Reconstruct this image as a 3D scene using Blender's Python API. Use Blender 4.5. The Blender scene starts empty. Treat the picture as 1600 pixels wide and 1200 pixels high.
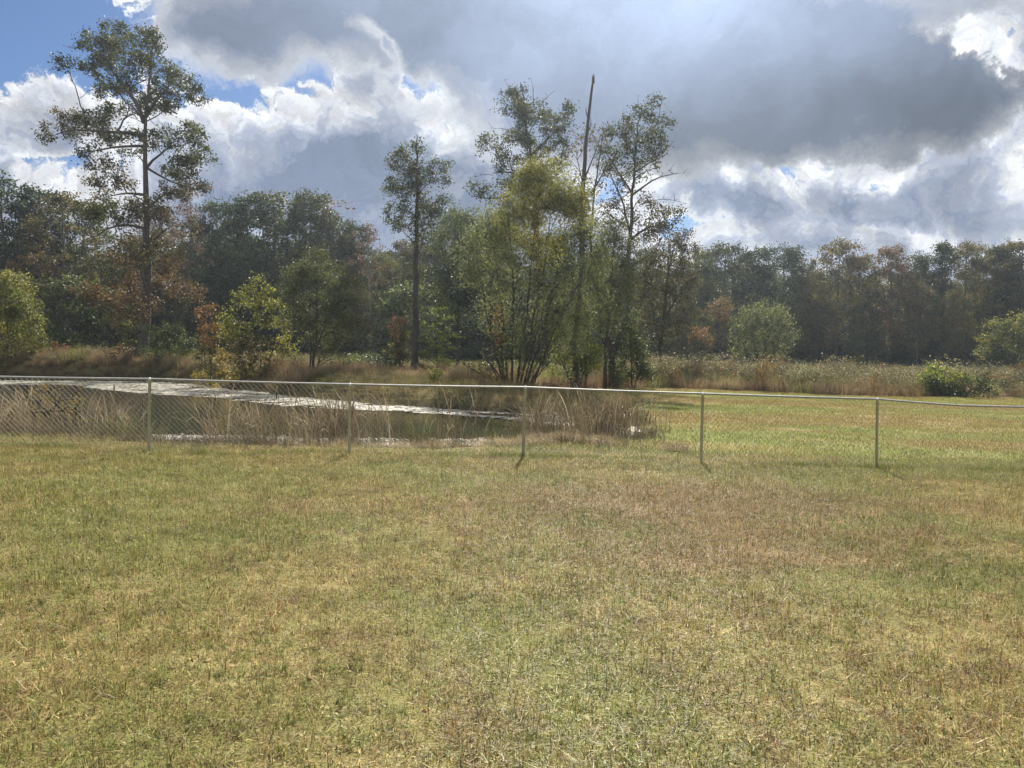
import bpy, math, random
import numpy as np
R = math.radians
sc = bpy.context.scene
# ------------------------------------------------------------------ camera, world, sun, exposure
F = 1200.0; PITCH = math.atan(50 / F); CAMZ = 1.74
cd = bpy.data.cameras.new("camera"); cam = bpy.data.objects.new("camera", cd); sc.collection.objects.link(cam)
cd.sensor_width = 36; cd.lens = 36 * F / 1600; cd.clip_start = 0.05; cd.clip_end = 6000
cam.location = (0, 0, CAMZ); cam.rotation_euler = (R(90) - PITCH, 0, 0)
sc.camera = cam
SUN_AZ, SUN_EL = R(7.5), R(42)          # azimuth clockwise from +Y
sd = np.array([math.sin(SUN_AZ) * math.cos(SUN_EL), math.cos(SUN_AZ) * math.cos(SUN_EL), math.sin(SUN_EL)])
ld = bpy.data.lights.new("sun", 'SUN'); lo = bpy.data.objects.new("sun", ld); sc.collection.objects.link(lo)
ld.energy = 5.0; ld.angle = R(0.5); ld.color = (1.0, 0.93, 0.82)
lo.rotation_euler = (R(90) - SUN_EL, 0, math.pi - SUN_AZ)
sc.view_settings.view_transform = 'Standard'; sc.view_settings.look = 'None'
sc.view_settings.exposure = 0.85; sc.view_settings.gamma = 1
sc.cycles.max_bounces = 7; sc.cycles.diffuse_bounces = 3; sc.cycles.glossy_bounces = 3
sc.cycles.transmission_bounces = 4; sc.cycles.transparent_max_bounces = 8; sc.cycles.volume_bounces = 0
sc.cycles.use_denoising = True; sc.cycles.denoising_prefilter = 'ACCURATE'; sc.cycles.denoising_input_passes = 'RGB_ALBEDO_NORMAL'; sc.cycles.caustics_reflective = False; sc.cycles.caustics_refractive = False
sc.cycles.sample_clamp_indirect = 6
WS = 0.08


class NT:
    """small node-tree helper"""
    def __init__(s, tree): s.t = tree; s.n = tree.nodes; s.l = tree.links
    def new(s, typ, **kw):
        n = s.n.new(typ)
        for k, v in kw.items(): setattr(n, k, v)
        return n
    def put(s, sock, v):
        if isinstance(v, bpy.types.NodeSocket): s.l.new(v, sock)
        elif v is not None:
            try: sock.default_value = v
            except Exception: sock.default_value = tuple(v) + (1.0,)
    def math(s, op, a, b=None, c=None, clamp=False):
        n = s.new('ShaderNodeMath', operation=op, use_clamp=clamp)
        for i, v in enumerate((a, b, c)):
            if v is not None: s.put(n.inputs[i], v)
        return n.outputs[0]
    def vmath(s, op, a, b=None):
        n = s.new('ShaderNodeVectorMath', operation=op); s.put(n.inputs[0], a)
        if b is not None: s.put(n.inputs[3 if op == 'SCALE' else 1], b)
        return n.outputs['Value' if op in ('DOT_PRODUCT', 'LENGTH') else 'Vector']
    def noise(s, vec, scale, detail=4, rough=.5, lac=2.0, dist=0.0, color=False):
        n = s.new('ShaderNodeTexNoise'); s.put(n.inputs['Vector'], vec)
        n.inputs['Scale'].default_value = scale; n.inputs['Detail'].default_value = detail
        n.inputs['Roughness'].default_value = rough; n.inputs['Lacunarity'].default_value = lac
        n.inputs['Distortion'].default_value = dist
        return n.outputs['Color' if color else 'Fac']
    def ramp(s, fac, stops, interp='LINEAR'):
        n = s.new('ShaderNodeValToRGB'); n.color_ramp.interpolation = interp; e = n.color_ramp.elements
        while len(e) < len(stops): e.new(0.5)
        for i, (p, c) in enumerate(stops):
            e[i].position = p; e[i].color = (c, c, c, 1) if not hasattr(c, '__len__') else tuple(c) + (1,)
        s.put(n.inputs[0], fac); return n.outputs[0]
    def mix(s, fac, a, b, blend='MIX'):
        n = s.new('ShaderNodeMix', data_type='RGBA', blend_type=blend)
        s.put(n.inputs[0], fac); s.put(n.inputs[6], a); s.put(n.inputs[7], b); return n.outputs[2]
    def mapr(s, v, a, b, c, d, smooth=False):
        n = s.new('ShaderNodeMapRange'); n.interpolation_type = 'SMOOTHSTEP' if smooth else 'LINEAR'
        s.put(n.inputs[0], v)
        for i, x in enumerate((a, b, c, d)): s.put(n.inputs[i + 1], x)
        return n.outputs[0]
    def mapping(s, vec, loc=(0, 0, 0), rot=(0, 0, 0), scale=(1, 1, 1), typ='POINT'):
        n = s.new('ShaderNodeMapping', vector_type=typ); s.put(n.inputs[0], vec)
        n.inputs[1].default_value = loc; n.inputs[2].default_value = rot; n.inputs[3].default_value = scale
        return n.outputs[0]


def lin(r, g, b):
    f = lambda c: c / 12.92 if c <= .04045 else ((c + .055) / 1.055) ** 2.4
    return (f(r / 255), f(g / 255), f(b / 255))


cp, sp_ = math.cos(PITCH), math.sin(PITCH)
def ray(px, py):
    u, v = (px - 800) / F, (600 - py) / F
    return np.array([u, cp + v * sp_, v * cp - sp_])
def P(px, py, d):
    r = ray(px, py); return np.array([0, 0, CAMZ]) + r * (d / r[1])
def PZ(px, py, z):
    r = ray(px, py); return np.array([0, 0, CAMZ]) + r * ((z - CAMZ) / r[2])
def ang(px, py):
    r = ray(px, py); return math.atan2(r[0], r[1]), math.atan2(r[2], math.hypot(r[0], r[1]))


# ---- world: Nishita sky behind broken cumulus and one large grey cloud deck
w = bpy.data.worlds.new("World"); sc.world = w; w.use_nodes = True
N = NT(w.node_tree); w.node_tree.nodes.clear()
sky = N.new('ShaderNodeTexSky', sky_type='NISHITA', sun_disc=False, sun_elevation=SUN_EL, sun_rotation=SUN_AZ,
            altitude=100, air_density=1.0, dust_density=0.6, ozone_density=2.5)
tc = N.new('ShaderNodeTexCoord'); dirv = N.vmath('NORMALIZE', tc.outputs['Generated'])
sep = N.new('ShaderNodeSeparateXYZ'); N.put(sep.inputs[0], dirv)
az = N.math('ARCTAN2', sep.outputs[0], sep.outputs[1]); el = N.math('ARCSINE', sep.outputs[2])
com = N.new('ShaderNodeCombineXYZ'); N.put(com.inputs[0], az); N.put(com.inputs[1], el); q = com.outputs[0]
SKYSTART = True
def blobsum(blobs, base, vec):
    tot = base
    for (px, py, rx, ry, rot, wt) in blobs:
        a0, e0 = ang(px, py)
        m = N.mapping(vec, (a0, e0, 0), (0, 0, R(rot)), (rx / F, ry / F, 1), 'TEXTURE')
        g = N.math('EXPONENT', N.math('MULTIPLY', N.vmath('DOT_PRODUCT', m, m), -1.0))
        tot = N.math('MULTIPLY_ADD', g, wt, tot)
    return tot
def warped(vec, parts):
    for sc_, det, amp in parts:
        w_ = N.noise(vec, sc_, det, .62, color=True)
        vec = N.vmath('ADD', vec, N.vmath('MULTIPLY', N.vmath('SUBTRACT', w_, (.5, .5, .5)), (amp * 1.3, amp, 0)))
    return vec
qa = warped(q, [(5.0, 7, .16)])
qb = warped(N.vmath('ADD', q, (3.1, 1.7, 0)), [(4.0, 8, .22)]); qb = N.vmath('SUBTRACT', qb, (3.1, 1.7, 0))
def puff(v, det):
    n_ = N.noise(v, 8.0, det, .60)
    m_ = N.noise(v, 19.0, det - 3, .60)
    bill = N.math('ABSOLUTE', N.math('MULTIPLY', N.math('SUBTRACT', m_, .5), 2.0))
    return N.math('ADD', n_, N.math('MULTIPLY', bill, -.45))
n1 = puff(qa, 10)
n1b = puff(N.vmath('ADD', qa, (0.003, 0.010, 0)), 8)
# cumulus field: thickness, holes (negative) and thick slate bodies (positive)
T1 = blobsum([
    (0, 30, 170, 75, 0, -1.1), (130, 60, 80, 45, -20, -.5), (335, 125, 36, 18, -30, -.38), (465, 120, 34, 24, 0, -.42), (645, 138, 48, 32, 0, -.42),
    (1075, 355, 28, 24, 0, -.5), (1130, 290, 26, 16, 0, -.28), (1375, 292, 30, 12, 0, -.28), (1390, 352, 40, 9, 0, -.3), (1590, 30, 30, 25, 0, -.2), (20, 250, 60, 10, 0, -.2),
    (545, 268, 90, 55, -15, .36), (350, 300, 50, 50, 0, .12), (410, 185, 80, 50, -10, -.22), (560, 370, 240, 50, 0, .16), (630, 290, 100, 60, 0, .28), (760, 330, 120, 60, 0, .25), (240, 230, 60, 40, 0, .10), (60, 215, 60, 26, 0, .12),
    (90, 300, 130, 40, 0, .04), (1150, 320, 90, 24, 0, .20), (1290, 318, 60, 22, 0, .32), (1440, 318, 70, 26, 0, .34), (1560, 335, 60, 24, 0, .24), (1240, 380, 60, 20, 0, .22), (1200, 275, 150, 22, 0, -.08),
    (690, 200, 90, 25, 0, -.08)], 0.50, qa)
T1 = N.math('ADD', T1, N.math('MULTIPLY', N.math('SUBTRACT', n1, .40), 1.40))
a1 = N.mapr(T1, .30, .42, 0, 1, True)
c1 = N.ramp(T1, [(.30, lin(205, 214, 228)), (.42, lin(245, 247, 250)), (.52, lin(226, 230, 238)), (.64, lin(176, 185, 204)), (.88, lin(122, 137, 163))])
c1 = N.mix(1.0, c1, N.mapr(N.noise(qa, 4.5, 8, .6), .33, .67, .84, 1.18), 'MULTIPLY')
rk = N.mapr(T1, .45, .85, 1.0, .30)
rel = N.math('ADD', 1.0, N.math('MULTIPLY', rk, N.mapr(N.math('SUBTRACT', n1, n1b), -.07, .07, -.22, .20)))
c1 = N.mix(1.0, c1, rel, 'MULTIPLY')
# overcast deck
n2 = N.noise(qb, 9.0, 9, .62)
T2 = blobsum([
    (420, 20, 180, 65, 20, 1.0), (700, 70, 210, 95, 10, 1.0), (1000, 100, 240, 120, 5, 1.2), (1300, 120, 290, 100, 0, 1.4), (1480, 150, 160, 55, 0, .8),
    (588, 72, 55, 20, -50, -.85), (545, 25, 20, 30, 0, -.3), (1495, 58, 60, 22, -15, -1.4), (1590, 105, 50, 24, -30, -1.2), (1600, 20, 90, 60, 0, -.1), (640, 150, 90, 24, -10, -.45), (700, -330, 1500, 260, 0, .9), (-60, 20, 180, 120, 0, -1.2), (150, 40, 70, 60, 0, -.45),
    (1300, 285, 300, 22, 0, -.4)], -.14, qb)
T2 = N.math('ADD', T2, N.math('MULTIPLY', N.math('SUBTRACT', n2, .5), 1.3))
a2 = N.mapr(T2, .26, .54, 0, 1, True)
c2 = N.ramp(T2, [(.2, lin(238, 241, 246)), (.42, lin(206, 211, 220)), (.66, lin(172, 179, 192)), (.95, lin(142, 154, 176)), (1.0, lin(134, 148, 172))])
gl = blobsum([(1040, -60, 320, 140, 0, 1.3), (760, 120, 200, 90, 0, .10)], 1.0, q)
lowdark = blobsum([(1340, 190, 300, 75, 0, -.50), (600, 60, 160, 60, 0, -.12)], 1.0, qb)
shade2 = N.mapr(N.noise(qb, 5.5, 9, .62), .32, .68, .76, 1.24)
c2 = N.mix(1.0, c2, N.math('MULTIPLY', N.math('MULTIPLY', gl, lowdark), shade2), 'MULTIPLY')
K = 2 ** -0.85 / WS
base = N.mix(1.0, sky.outputs[0], (0.38, 0.47, 0.60, 1), 'MULTIPLY')
cl1 = N.vmath('SCALE', c1, K); cl2 = N.vmath('SCALE', c2, K * 1.0)
col = N.mix(a1, base, cl1); col = N.mix(a2, col, cl2)
bg = N.new('ShaderNodeBackground'); N.put(bg.inputs[0], col); bg.inputs[1].default_value = WS
out = N.new('ShaderNodeOutputWorld'); N.l.new(bg.outputs[0], out.inputs[0])
w.cycles.sampling_method = 'MANUAL'; w.cycles.sample_map_resolution = 512

# ------------------------------------------------------------------ object helpers
RNG = np.random.default_rng(7)
def tag(o, label=None, cat=None, group=None, kind=None):
    for k, v in (('label', label), ('category', cat), ('group', group), ('kind', kind)):
        if v: o[k] = v
    return o
def link(o, parent=None, loc=None):
    sc.collection.objects.link(o)
    if parent is not None: o.parent = parent
    if loc is not None: o.location = loc
    return o
def empty(name, loc):
    o = bpy.data.objects.new(name, None); o.empty_display_size = .3; return link(o, None, loc)
def npmesh(name, verts, faces_flat, loop_tot, mats=(), midx=None, smooth=False):
    me = bpy.data.meshes.new(name)
    verts = np.asarray(verts, dtype=np.float32).reshape(-1, 3); faces_flat = np.asarray(faces_flat, dtype=np.int32).ravel()
    loop_tot = np.asarray(loop_tot, dtype=np.int32)
    me.vertices.add(len(verts)); me.vertices.foreach_set('co', verts.ravel())
    me.loops.add(len(faces_flat)); me.loops.foreach_set('vertex_index', faces_flat)
    me.polygons.add(len(loop_tot))
    st = np.zeros(len(loop_tot), np.int32); st[1:] = np.cumsum(loop_tot)[:-1]
    me.polygons.foreach_set('loop_start', st); me.polygons.foreach_set('loop_total', loop_tot)
    if midx is not None: me.polygons.foreach_set('material_index', np.asarray(midx, np.int32))
    me.polygons.foreach_set('use_smooth', np.full(len(loop_tot), smooth))
    for m in mats: me.materials.append(m)
    me.update(calc_edges=True); me.validate(); return me
def mobj(name, me, parent=None, loc=None):
    return link(bpy.data.objects.new(name, me), parent, loc)
def tubes(polys, sides=6):
    """polys: list of (pts Nx3, radii N) -> verts, flat quads, totals"""
    V, Fc, L = [], [], []; off = 0
    for pts, rad in polys:
        pts = np.asarray(pts, float); rad = np.asarray(rad, float); n = len(pts)
        s = sides if rad[0] > .03 else (4 if rad[0] > .012 else 3)
        t = np.gradient(pts, axis=0); t /= np.linalg.norm(t, axis=1)[:, None] + 1e-9
        ref = np.array([0, 1, 0.]) if abs(t[0][1]) < .8 else np.array([1., 0, 0])
        a = np.cross(t, ref); a /= np.linalg.norm(a, axis=1)[:, None] + 1e-9; b = np.cross(t, a)
        th = np.arange(s) * 2 * math.pi / s
        ring = pts[:, None, :] + rad[:, None, None] * (np.cos(th)[None, :, None] * a[:, None, :] + np.sin(th)[None, :, None] * b[:, None, :])
        V.append(ring.reshape(-1, 3))
        i = np.arange(n - 1)[:, None] * s; j = np.arange(s)[None, :]; j2 = (j + 1) % s
        f = np.stack([i + j, i + j2, i + s + j2, i + s + j], -1).reshape(-1, 4) + off
        Fc.append(f.ravel()); L.append(np.full(len(f), 4)); 
        Fc.append(np.arange(s)[::-1] + off); L.append([s]); Fc.append(np.arange(s) + off + (n - 1) * s); L.append([s])
        off += n * s
    return np.concatenate(V), np.concatenate(Fc), np.concatenate(L)
def unit(v): return v / (np.linalg.norm(v, axis=-1, keepdims=True) + 1e-9)
def leafquads(c, L, W, rng, upb=.5, droop=0.0, drs=None):
    n = len(c)
    nrm = unit(rng.normal(size=(n, 3)) + np.array([0, 0, upb]))
    u = unit(np.cross(nrm, unit(rng.normal(size=(n, 3)))))
    if drs is not None: u = unit(u * (1 - droop) + drs * droop)
    else: u = unit(u + np.array([0, 0, -droop]))
    v = unit(np.cross(nrm, u)); nrm = np.cross(u, v)
    L = (L * rng.uniform(.6, 1.25, n))[:, None]; Wd = L * W
    V = np.stack([c - u * L * .5, c + v * Wd * .5 + nrm * L * .10 - u * L * .05, c + u * L * .5, c - v * Wd * .5 + nrm * L * .10 - u * L * .05], 1)
    return V.reshape(-1, 3)

# ------------------------------------------------------------------ materials
def mat(name):
    m = bpy.data.materials.new(name); m.use_nodes = True; m.node_tree.nodes.clear(); return m, NT(m.node_tree)
def finish(T, sh, disp=None):
    o = T.new('ShaderNodeOutputMaterial'); T.l.new(sh, o.inputs[0]); return o
def leafmat(name, cols, trans=.42, spec=.4, nscale=.45, var=.55, rough=.5):
    """cols: list of 2-4 linear colours; clumps by noise, single leaves by random"""
    m, T = mat(name)
    g = T.new('ShaderNodeNewGeometry'); oi = T.new('ShaderNodeObjectInfo')
    off = T.vmath('ADD', g.outputs['Position'], T.vmath('SCALE', (13., 7., 5.), oi.outputs['Random']))
    n = T.mapr(T.noise(off, nscale, 3, .6), .3, .7, 0, 1)
    f = T.math('ADD', T.math('MULTIPLY', n, .55), T.math('MULTIPLY', g.outputs['Random Per Island'], .45))
    k = len(cols); c = T.ramp(f, [(.12 + .76 * i / (k - 1), cols[i]) for i in range(k)])
    br = T.mapr(T.math('FRACT', T.math('MULTIPLY', g.outputs['Random Per Island'], 7.31)), 0, 1, 1 - var, 1 + var)
    ob = T.mapr(oi.outputs['Random'], 0, 1, .88, 1.12)
    c = T.mix(1.0, c, T.math('MULTIPLY', br, ob), 'MULTIPLY')
    p = T.new('ShaderNodeBsdfPrincipled'); T.put(p.inputs['Base Color'], c); p.inputs['Roughness'].default_value = rough
    p.inputs['Specular IOR Level'].default_value = spec
    tr = T.new('ShaderNodeBsdfTranslucent'); T.put(tr.inputs[0], T.mix(1.0, c, (1.15, 1.15, .75, 1), 'MULTIPLY'))
    mx = T.new('ShaderNodeMixShader'); mx.inputs[0].default_value = trans
    T.l.new(p.outputs[0], mx.inputs[1]); T.l.new(tr.outputs[0], mx.inputs[2]); finish(T, mx.outputs[0]); return m
def barkmat(name, c1, c2):
    m, T = mat(name); tcn = T.new('ShaderNodeTexCoord')
    v = T.mapping(tcn.outputs['Object'], scale=(6, 6, 1.3))
    n = T.noise(v, 3.0, 6, .65); c = T.ramp(n, [(.3, c1), (.7, c2)])
    p = T.new('ShaderNodeBsdfPrincipled'); T.put(p.inputs['Base Color'], c); p.inputs['Roughness'].default_value = .9
    b = T.new('ShaderNodeBump'); b.inputs['Strength'].default_value = .7; b.inputs['Distance'].default_value = .05
    T.l.new(n, b.inputs['Height']); T.l.new(b.outputs[0], p.inputs['Normal']); finish(T, p.outputs[0]); return m
BARK = barkmat('bark_grey', (.045, .036, .030), (.13, .11, .095))
BARKD = barkmat('bark_dark', (.03, .024, .02), (.085, .07, .06))
BARKP = barkmat('bark_pale', (.16, .12, .10), (.30, .25, .22))
M_OAK = leafmat('oak_green', [(.035, .050, .018), (.070, .085, .028), (.12, .12, .04)])
M_OAKB = leafmat('oak_brown', [(.045, .052, .022), (.10, .085, .036), (.16, .12, .055)])
M_RUST = leafmat('leaf_rust', [(.075, .055, .028), (.14, .088, .042), (.20, .135, .065)])
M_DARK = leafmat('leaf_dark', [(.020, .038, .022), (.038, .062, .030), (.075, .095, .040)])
M_MID = leafmat('leaf_mid', [(.05, .075, .028), (.095, .125, .04), (.16, .17, .055)])
M_WIL = leafmat('willow_green', [(.085, .105, .055), (.15, .17, .085), (.235, .245, .125)], trans=.55)
M_WILY = leafmat('willow_yellow', [(.11, .13, .045), (.20, .20, .065), (.31, .28, .10)], trans=.55)
M_GREY = leafmat('leaf_greygreen', [(.06, .075, .035), (.10, .115, .05), (.14, .14, .07)])
M_YG = leafmat('leaf_yellowgreen', [(.08, .12, .025), (.18, .22, .04), (.34, .34, .07)], trans=.42)
M_YG2 = leafmat('leaf_gold_green', [(.10, .11, .03), (.20, .21, .05), (.36, .33, .09)], trans=.5)
M_OR = leafmat('leaf_orange', [(.14, .11, .04), (.23, .14, .05), (.28, .13, .06)], trans=.42)
M_YEL = leafmat('leaf_yellow', [(.20, .17, .045), (.34, .26, .06), (.42, .33, .08)], trans=.42)
M_RED = leafmat('leaf_red', [(.12, .07, .04), (.21, .09, .05), (.25, .14, .085)], trans=.42)
M_AUT = leafmat('leaf_autumn', [(.055, .07, .026), (.12, .11, .038), (.19, .14, .05)])
M_TWIG = leafmat('leaf_bare', [(.12, .07, .05), (.18, .10, .075), (.14, .08, .06)])
M_BUSH = leafmat('leaf_bush', [(.10, .12, .032), (.19, .20, .055), (.36, .32, .10)], trans=.46)

# ------------------------------------------------------------------ terrain
WZ = -0.26
shore_px = [(-260, 590.5), (-120, 592), (0, 594), (120, 595), (233, 596), (300, 600), (350, 606), (400, 611), (450, 618), (520, 625), (600, 632), (680, 638),
            (750, 643), (850, 648), (930, 655), (985, 664), (1000, 676), (985, 688), (900, 694), (800, 697), (600, 698), (400, 698), (200, 697), (0, 696), (-260, 694), (-420, 660)]
SH = np.array([PZ(a, b, WZ)[:2] for a, b in shore_px])
def inpoly(x, y, poly):
    ins = np.zeros(x.shape, bool); n = len(poly)
    for i in range(n):
        x1, y1 = poly[i]; x2, y2 = poly[(i + 1) % n]
        c = ((y1 > y) != (y2 > y)) & (x < (x2 - x1) * (y - y1) / (y2 - y1 + 1e-12) + x1)
        ins ^= c
    return ins
def sdist(x, y):
    x = np.asarray(x, float); y = np.asarray(y, float); d = np.full(x.shape, 1e9)
    for i in range(len(SH)):
        a = SH[i]; b = SH[(i + 1) % len(SH)]; ab = b - a
        t = np.clip(((x - a[0]) * ab[0] + (y - a[1]) * ab[1]) / (ab @ ab), 0, 1)
        d = np.minimum(d, np.hypot(x - a[0] - t * ab[0], y - a[1] - t * ab[1]))
    return np.where(inpoly(x, y, SH), -d, d)
def sm(t): t = np.clip(t, 0, 1); return t * t * (3 - 2 * t)
def wob(x, y):
    return (.035 * np.sin(x * .55 + 1.3) * np.cos(y * .43 + .4) + .02 * np.sin(x * 1.3 + y * .9) + .012 * np.sin(2.3 * x - 1.7 * y)) * sm((np.abs(y) + np.abs(x)) / 4)
def ground(x, y):
    x = np.asarray(x, float); y = np.asarray(y, float)
    z = -.09 - .032 * np.clip(x, -34, 34) + wob(x, y) + .15 * np.sin(x * .05) * np.sin(y * .045) * sm((y - 45) / 40)
    z = z + .5 * sm((y - 50) / 60) * sm((8 - x) / 30)
    d = sdist(x, y)
    far = sm((y - 21) / 5) * sm((3.5 - x) / 3)
    tgt = z + .36 * far * np.exp(-((d - 3) / 3.2) ** 2) + .06 * np.exp(-((d - .8) / .8) ** 2) * (1 - sm((19 - y) / 1.5) * sm((1.5 - x) / 3.5))
    near = sm((19 - y) / 1.5) * sm((1.5 - x) / 3.5); wd = 1.1 + .5 * far + 1.6 * near
    zo = WZ + (np.maximum(tgt, WZ + .05) - WZ) * sm(d / wd + .05)
    zi = WZ - np.minimum(1.2, .30 * np.abs(d) + .02)
    return np.where(d < 0, zi, np.where(d < wd, zo, np.where(d < 20, tgt, z)))
def g1(x, y): return float(ground(np.array([x]), np.array([y]))[0])
xs = np.unique(np.concatenate([np.linspace(-600, -60, 28), np.arange(-60, -24, .8), np.arange(-24, 14, .3), np.arange(14, 70, 1.0), np.linspace(70, 600, 28)]))
ys = np.unique(np.concatenate([np.linspace(-600, -10, 20), np.arange(-10, 14, .5), np.arange(14, 60, .3), np.arange(60, 130, 1.5), np.linspace(130, 1000, 30)]))
X, Y = np.meshgrid(xs, ys); Z = ground(X, Y); nx, ny = len(xs), len(ys)
i = (np.arange(ny - 1)[:, None] * nx + np.arange(nx - 1)[None, :]).ravel()
gm, T = mat('turf')
g = T.new('ShaderNodeNewGeometry'); pos = g.outputs['Position']
def turfcolor(T, pos, rnd=None):
    """mown lawn colour from world position: olive green, yellow straw and brown worn patches, stripes on the far lawn"""
    big = T.noise(pos, .35, 3, .55); med = T.noise(pos, 1.5, 4, .6); fine = T.noise(pos, 9, 3, .6)
    c = T.ramp(T.math('ADD', T.math('MULTIPLY', med, .55), T.math('MULTIPLY', fine, .45)),
               [(.36, (.20, .135, .060)), (.46, (.29, .23, .090)), (.55, (.35, .295, .118)), (.66, (.45, .37, .185))])
    sepn = T.new('ShaderNodeSeparateXYZ'); T.put(sepn.inputs[0], pos)
    yy = sepn.outputs[1]; xx = sepn.outputs[0]
    green = T.mapr(big, .42, .58, 0, .6)
    c = T.mix(green, c, (.190, .215, .062, 1))
    sml = T.noise(pos, 7.0, 4, .7)
    c = T.mix(T.mapr(sml, .53, .66, 0, .55), c, (.165, .205, .046, 1))
    c = T.mix(T.mapr(T.noise(T.vmath('ADD', pos, (7.7, 3.1, 0)), 8.0, 4, .7), .53, .68, 0, .68), c, (.190, .105, .050, 1))
    c = T.mix(T.mapr(T.noise(T.vmath('ADD', pos, (1.7, 9.1, 0)), 13.0, 3, .7), .58, .70, 0, .5), c, (.38, .31, .17, 1))
    # worn reddish-brown ground across the right of the near lawn
    def blob(x0, y0, rx, ry, w):
        m = T.mapping(pos, (x0, y0, 0), (0, 0, 0), (rx, ry, 1000), 'TEXTURE')
        return T.math('MULTIPLY', T.math('EXPONENT', T.math('MULTIPLY', T.vmath('DOT_PRODUCT', m, m), -1.0)), w)
    def blobs(lst):
        t_ = None
        for b_ in lst: t_ = blob(*b_) if t_ is None else T.math('ADD', t_, blob(*b_))
        return t_
    br = blobs([(1.5, 9.1, 2.0, 1.5, .9), (3.9, 9.9, 3.2, 1.3, .8), (1.7, 6.9, 1.5, .7, .6), (3.6, 7.4, 1.7, .8, .6), (-3.0, 8.5, 1.3, .8, .35)])
    br = T.math('ADD', br, T.math('ADD', T.math('MULTIPLY', T.math('SUBTRACT', med, .5), 2.6), T.math('MULTIPLY', T.math('SUBTRACT', fine, .5), 2.0)))
    c = T.mix(T.mapr(br, .30, .85, 0, .70, True), c, (.235, .155, .076, 1))
    tan_ = blobs([(4.4, 9.3, .55, .35, .9), (3.55, 8.7, .6, .35, .8), (3.2, 7.0, .75, .22, 1.0), (2.5, 7.3, .35, .2, .8), (3.8, 6.1, .5, .25, 1.0), (3.5, 5.45, .5, .18, 1.0), (2.0, 12.0, 1.1, .5, .6), (4.9, 7.6, .8, .5, .6)])
    tan_ = T.math('ADD', tan_, T.math('MULTIPLY', T.math('SUBTRACT', T.noise(pos, 5.0, 5, .7), .5), 4.5))
    c = T.mix(T.mapr(tan_, .55, 1.3, 0, .75, True), c, (.44, .315, .165, 1))
    # far lawn beyond the fence: greener with brown mowing streaks
    sv = T.mapping(pos, scale=(.10, .55, 1)); st = T.noise(sv, 1.0, 3, .5)
    farc = T.ramp(st, [(.36, (.27, .245, .085)), (.48, (.26, .25, .078)), (.57, (.19, .245, .06)), (.66, (.26, .245, .085))])
    brn = T.noise(T.mapping(pos, (3, 9, 0), scale=(.07, .35, 1)), 1.0, 3, .5)
    farc = T.mix(T.mapr(brn, .47, .60, 0, .75, True), farc, (.27, .20, .085, 1))
    farc = T.mix(T.mapr(fine, .35, .7, 0, .35), farc, (.36, .32, .13, 1))
    farc = T.mix(1.0, farc, (1.12, 1.06, 1.08, 1), 'MULTIPLY')
    c = T.mix(T.mapr(yy, 13.6, 15.2, 0, 1, True), c, farc)
    return c
c = turfcolor(T, pos)
sepn = T.new('ShaderNodeSeparateXYZ'); T.put(sepn.inputs[0], pos)
# rough field behind the mown lawn and around the pond
at = T.new('ShaderNodeAttribute', attribute_name='rough')
fieldc = T.ramp(T.noise(pos, .6, 5, .6), [(.35, (.10, .075, .038)), (.5, (.18, .13, .06)), (.65, (.16, .15, .055))])
c = T.mix(at.outputs['Fac'], c, fieldc)
mud = T.new('ShaderNodeAttribute', attribute_name='mud')
c = T.mix(mud.outputs['Fac'], c, (.045, .035, .022, 1))
fs = T.mapr(T.noise(pos, 60, 3, .7), .3, .7, .55, 1.35)
c = T.mix(1.0, c, fs, 'MULTIPLY')
p = T.new('ShaderNodeBsdfPrincipled'); T.put(p.inputs['Base Color'], c); p.inputs['Roughness'].default_value = .9; p.inputs['Specular IOR Level'].default_value = .15
b = T.new('ShaderNodeBump'); b.inputs['Strength'].default_value = .8; b.inputs['Distance'].default_value = .03
T.l.new(T.noise(pos, 45, 5, .7), b.inputs['Height']); T.l.new(b.outputs[0], p.inputs['Normal']); finish(T, p.outputs[0])
me = npmesh('ground', np.stack([X, Y, Z], -1), np.stack([i, i + 1, i + 1 + nx, i + nx], -1), np.full(len(i), 4), [gm], smooth=True)
D = sdist(X, Y)
def lawn_far(x): return np.interp(x, [-60, 0, 7, 15, 22, 31, 60], [30, 36, 44, 43, 42, 46.5, 47])
def roughf(x, y):
    """1 where the ground is unmown"""
    r = sm((y - lawn_far(x)) / 1.5)
    d = sdist(x, y)
    leftside = sm((1.5 - x) / 3) * sm((y - 22) / 3) * sm((d - 4.5) / 1.0)
    return np.maximum(r, leftside)
a = me.attributes.new('rough', 'FLOAT', 'POINT'); a.data.foreach_set('value', roughf(X, Y).ravel().astype(np.float32))
a = me.attributes.new('mud', 'FLOAT', 'POINT'); a.data.foreach_set('value', (1 - sm((D - .1) / (.9 + 1.2 * sm((19 - Y) / 1.5) * sm((1.5 - X) / 3.5)))).ravel().astype(np.float32))
tag(mobj('ground', me), kind='structure')

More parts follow.
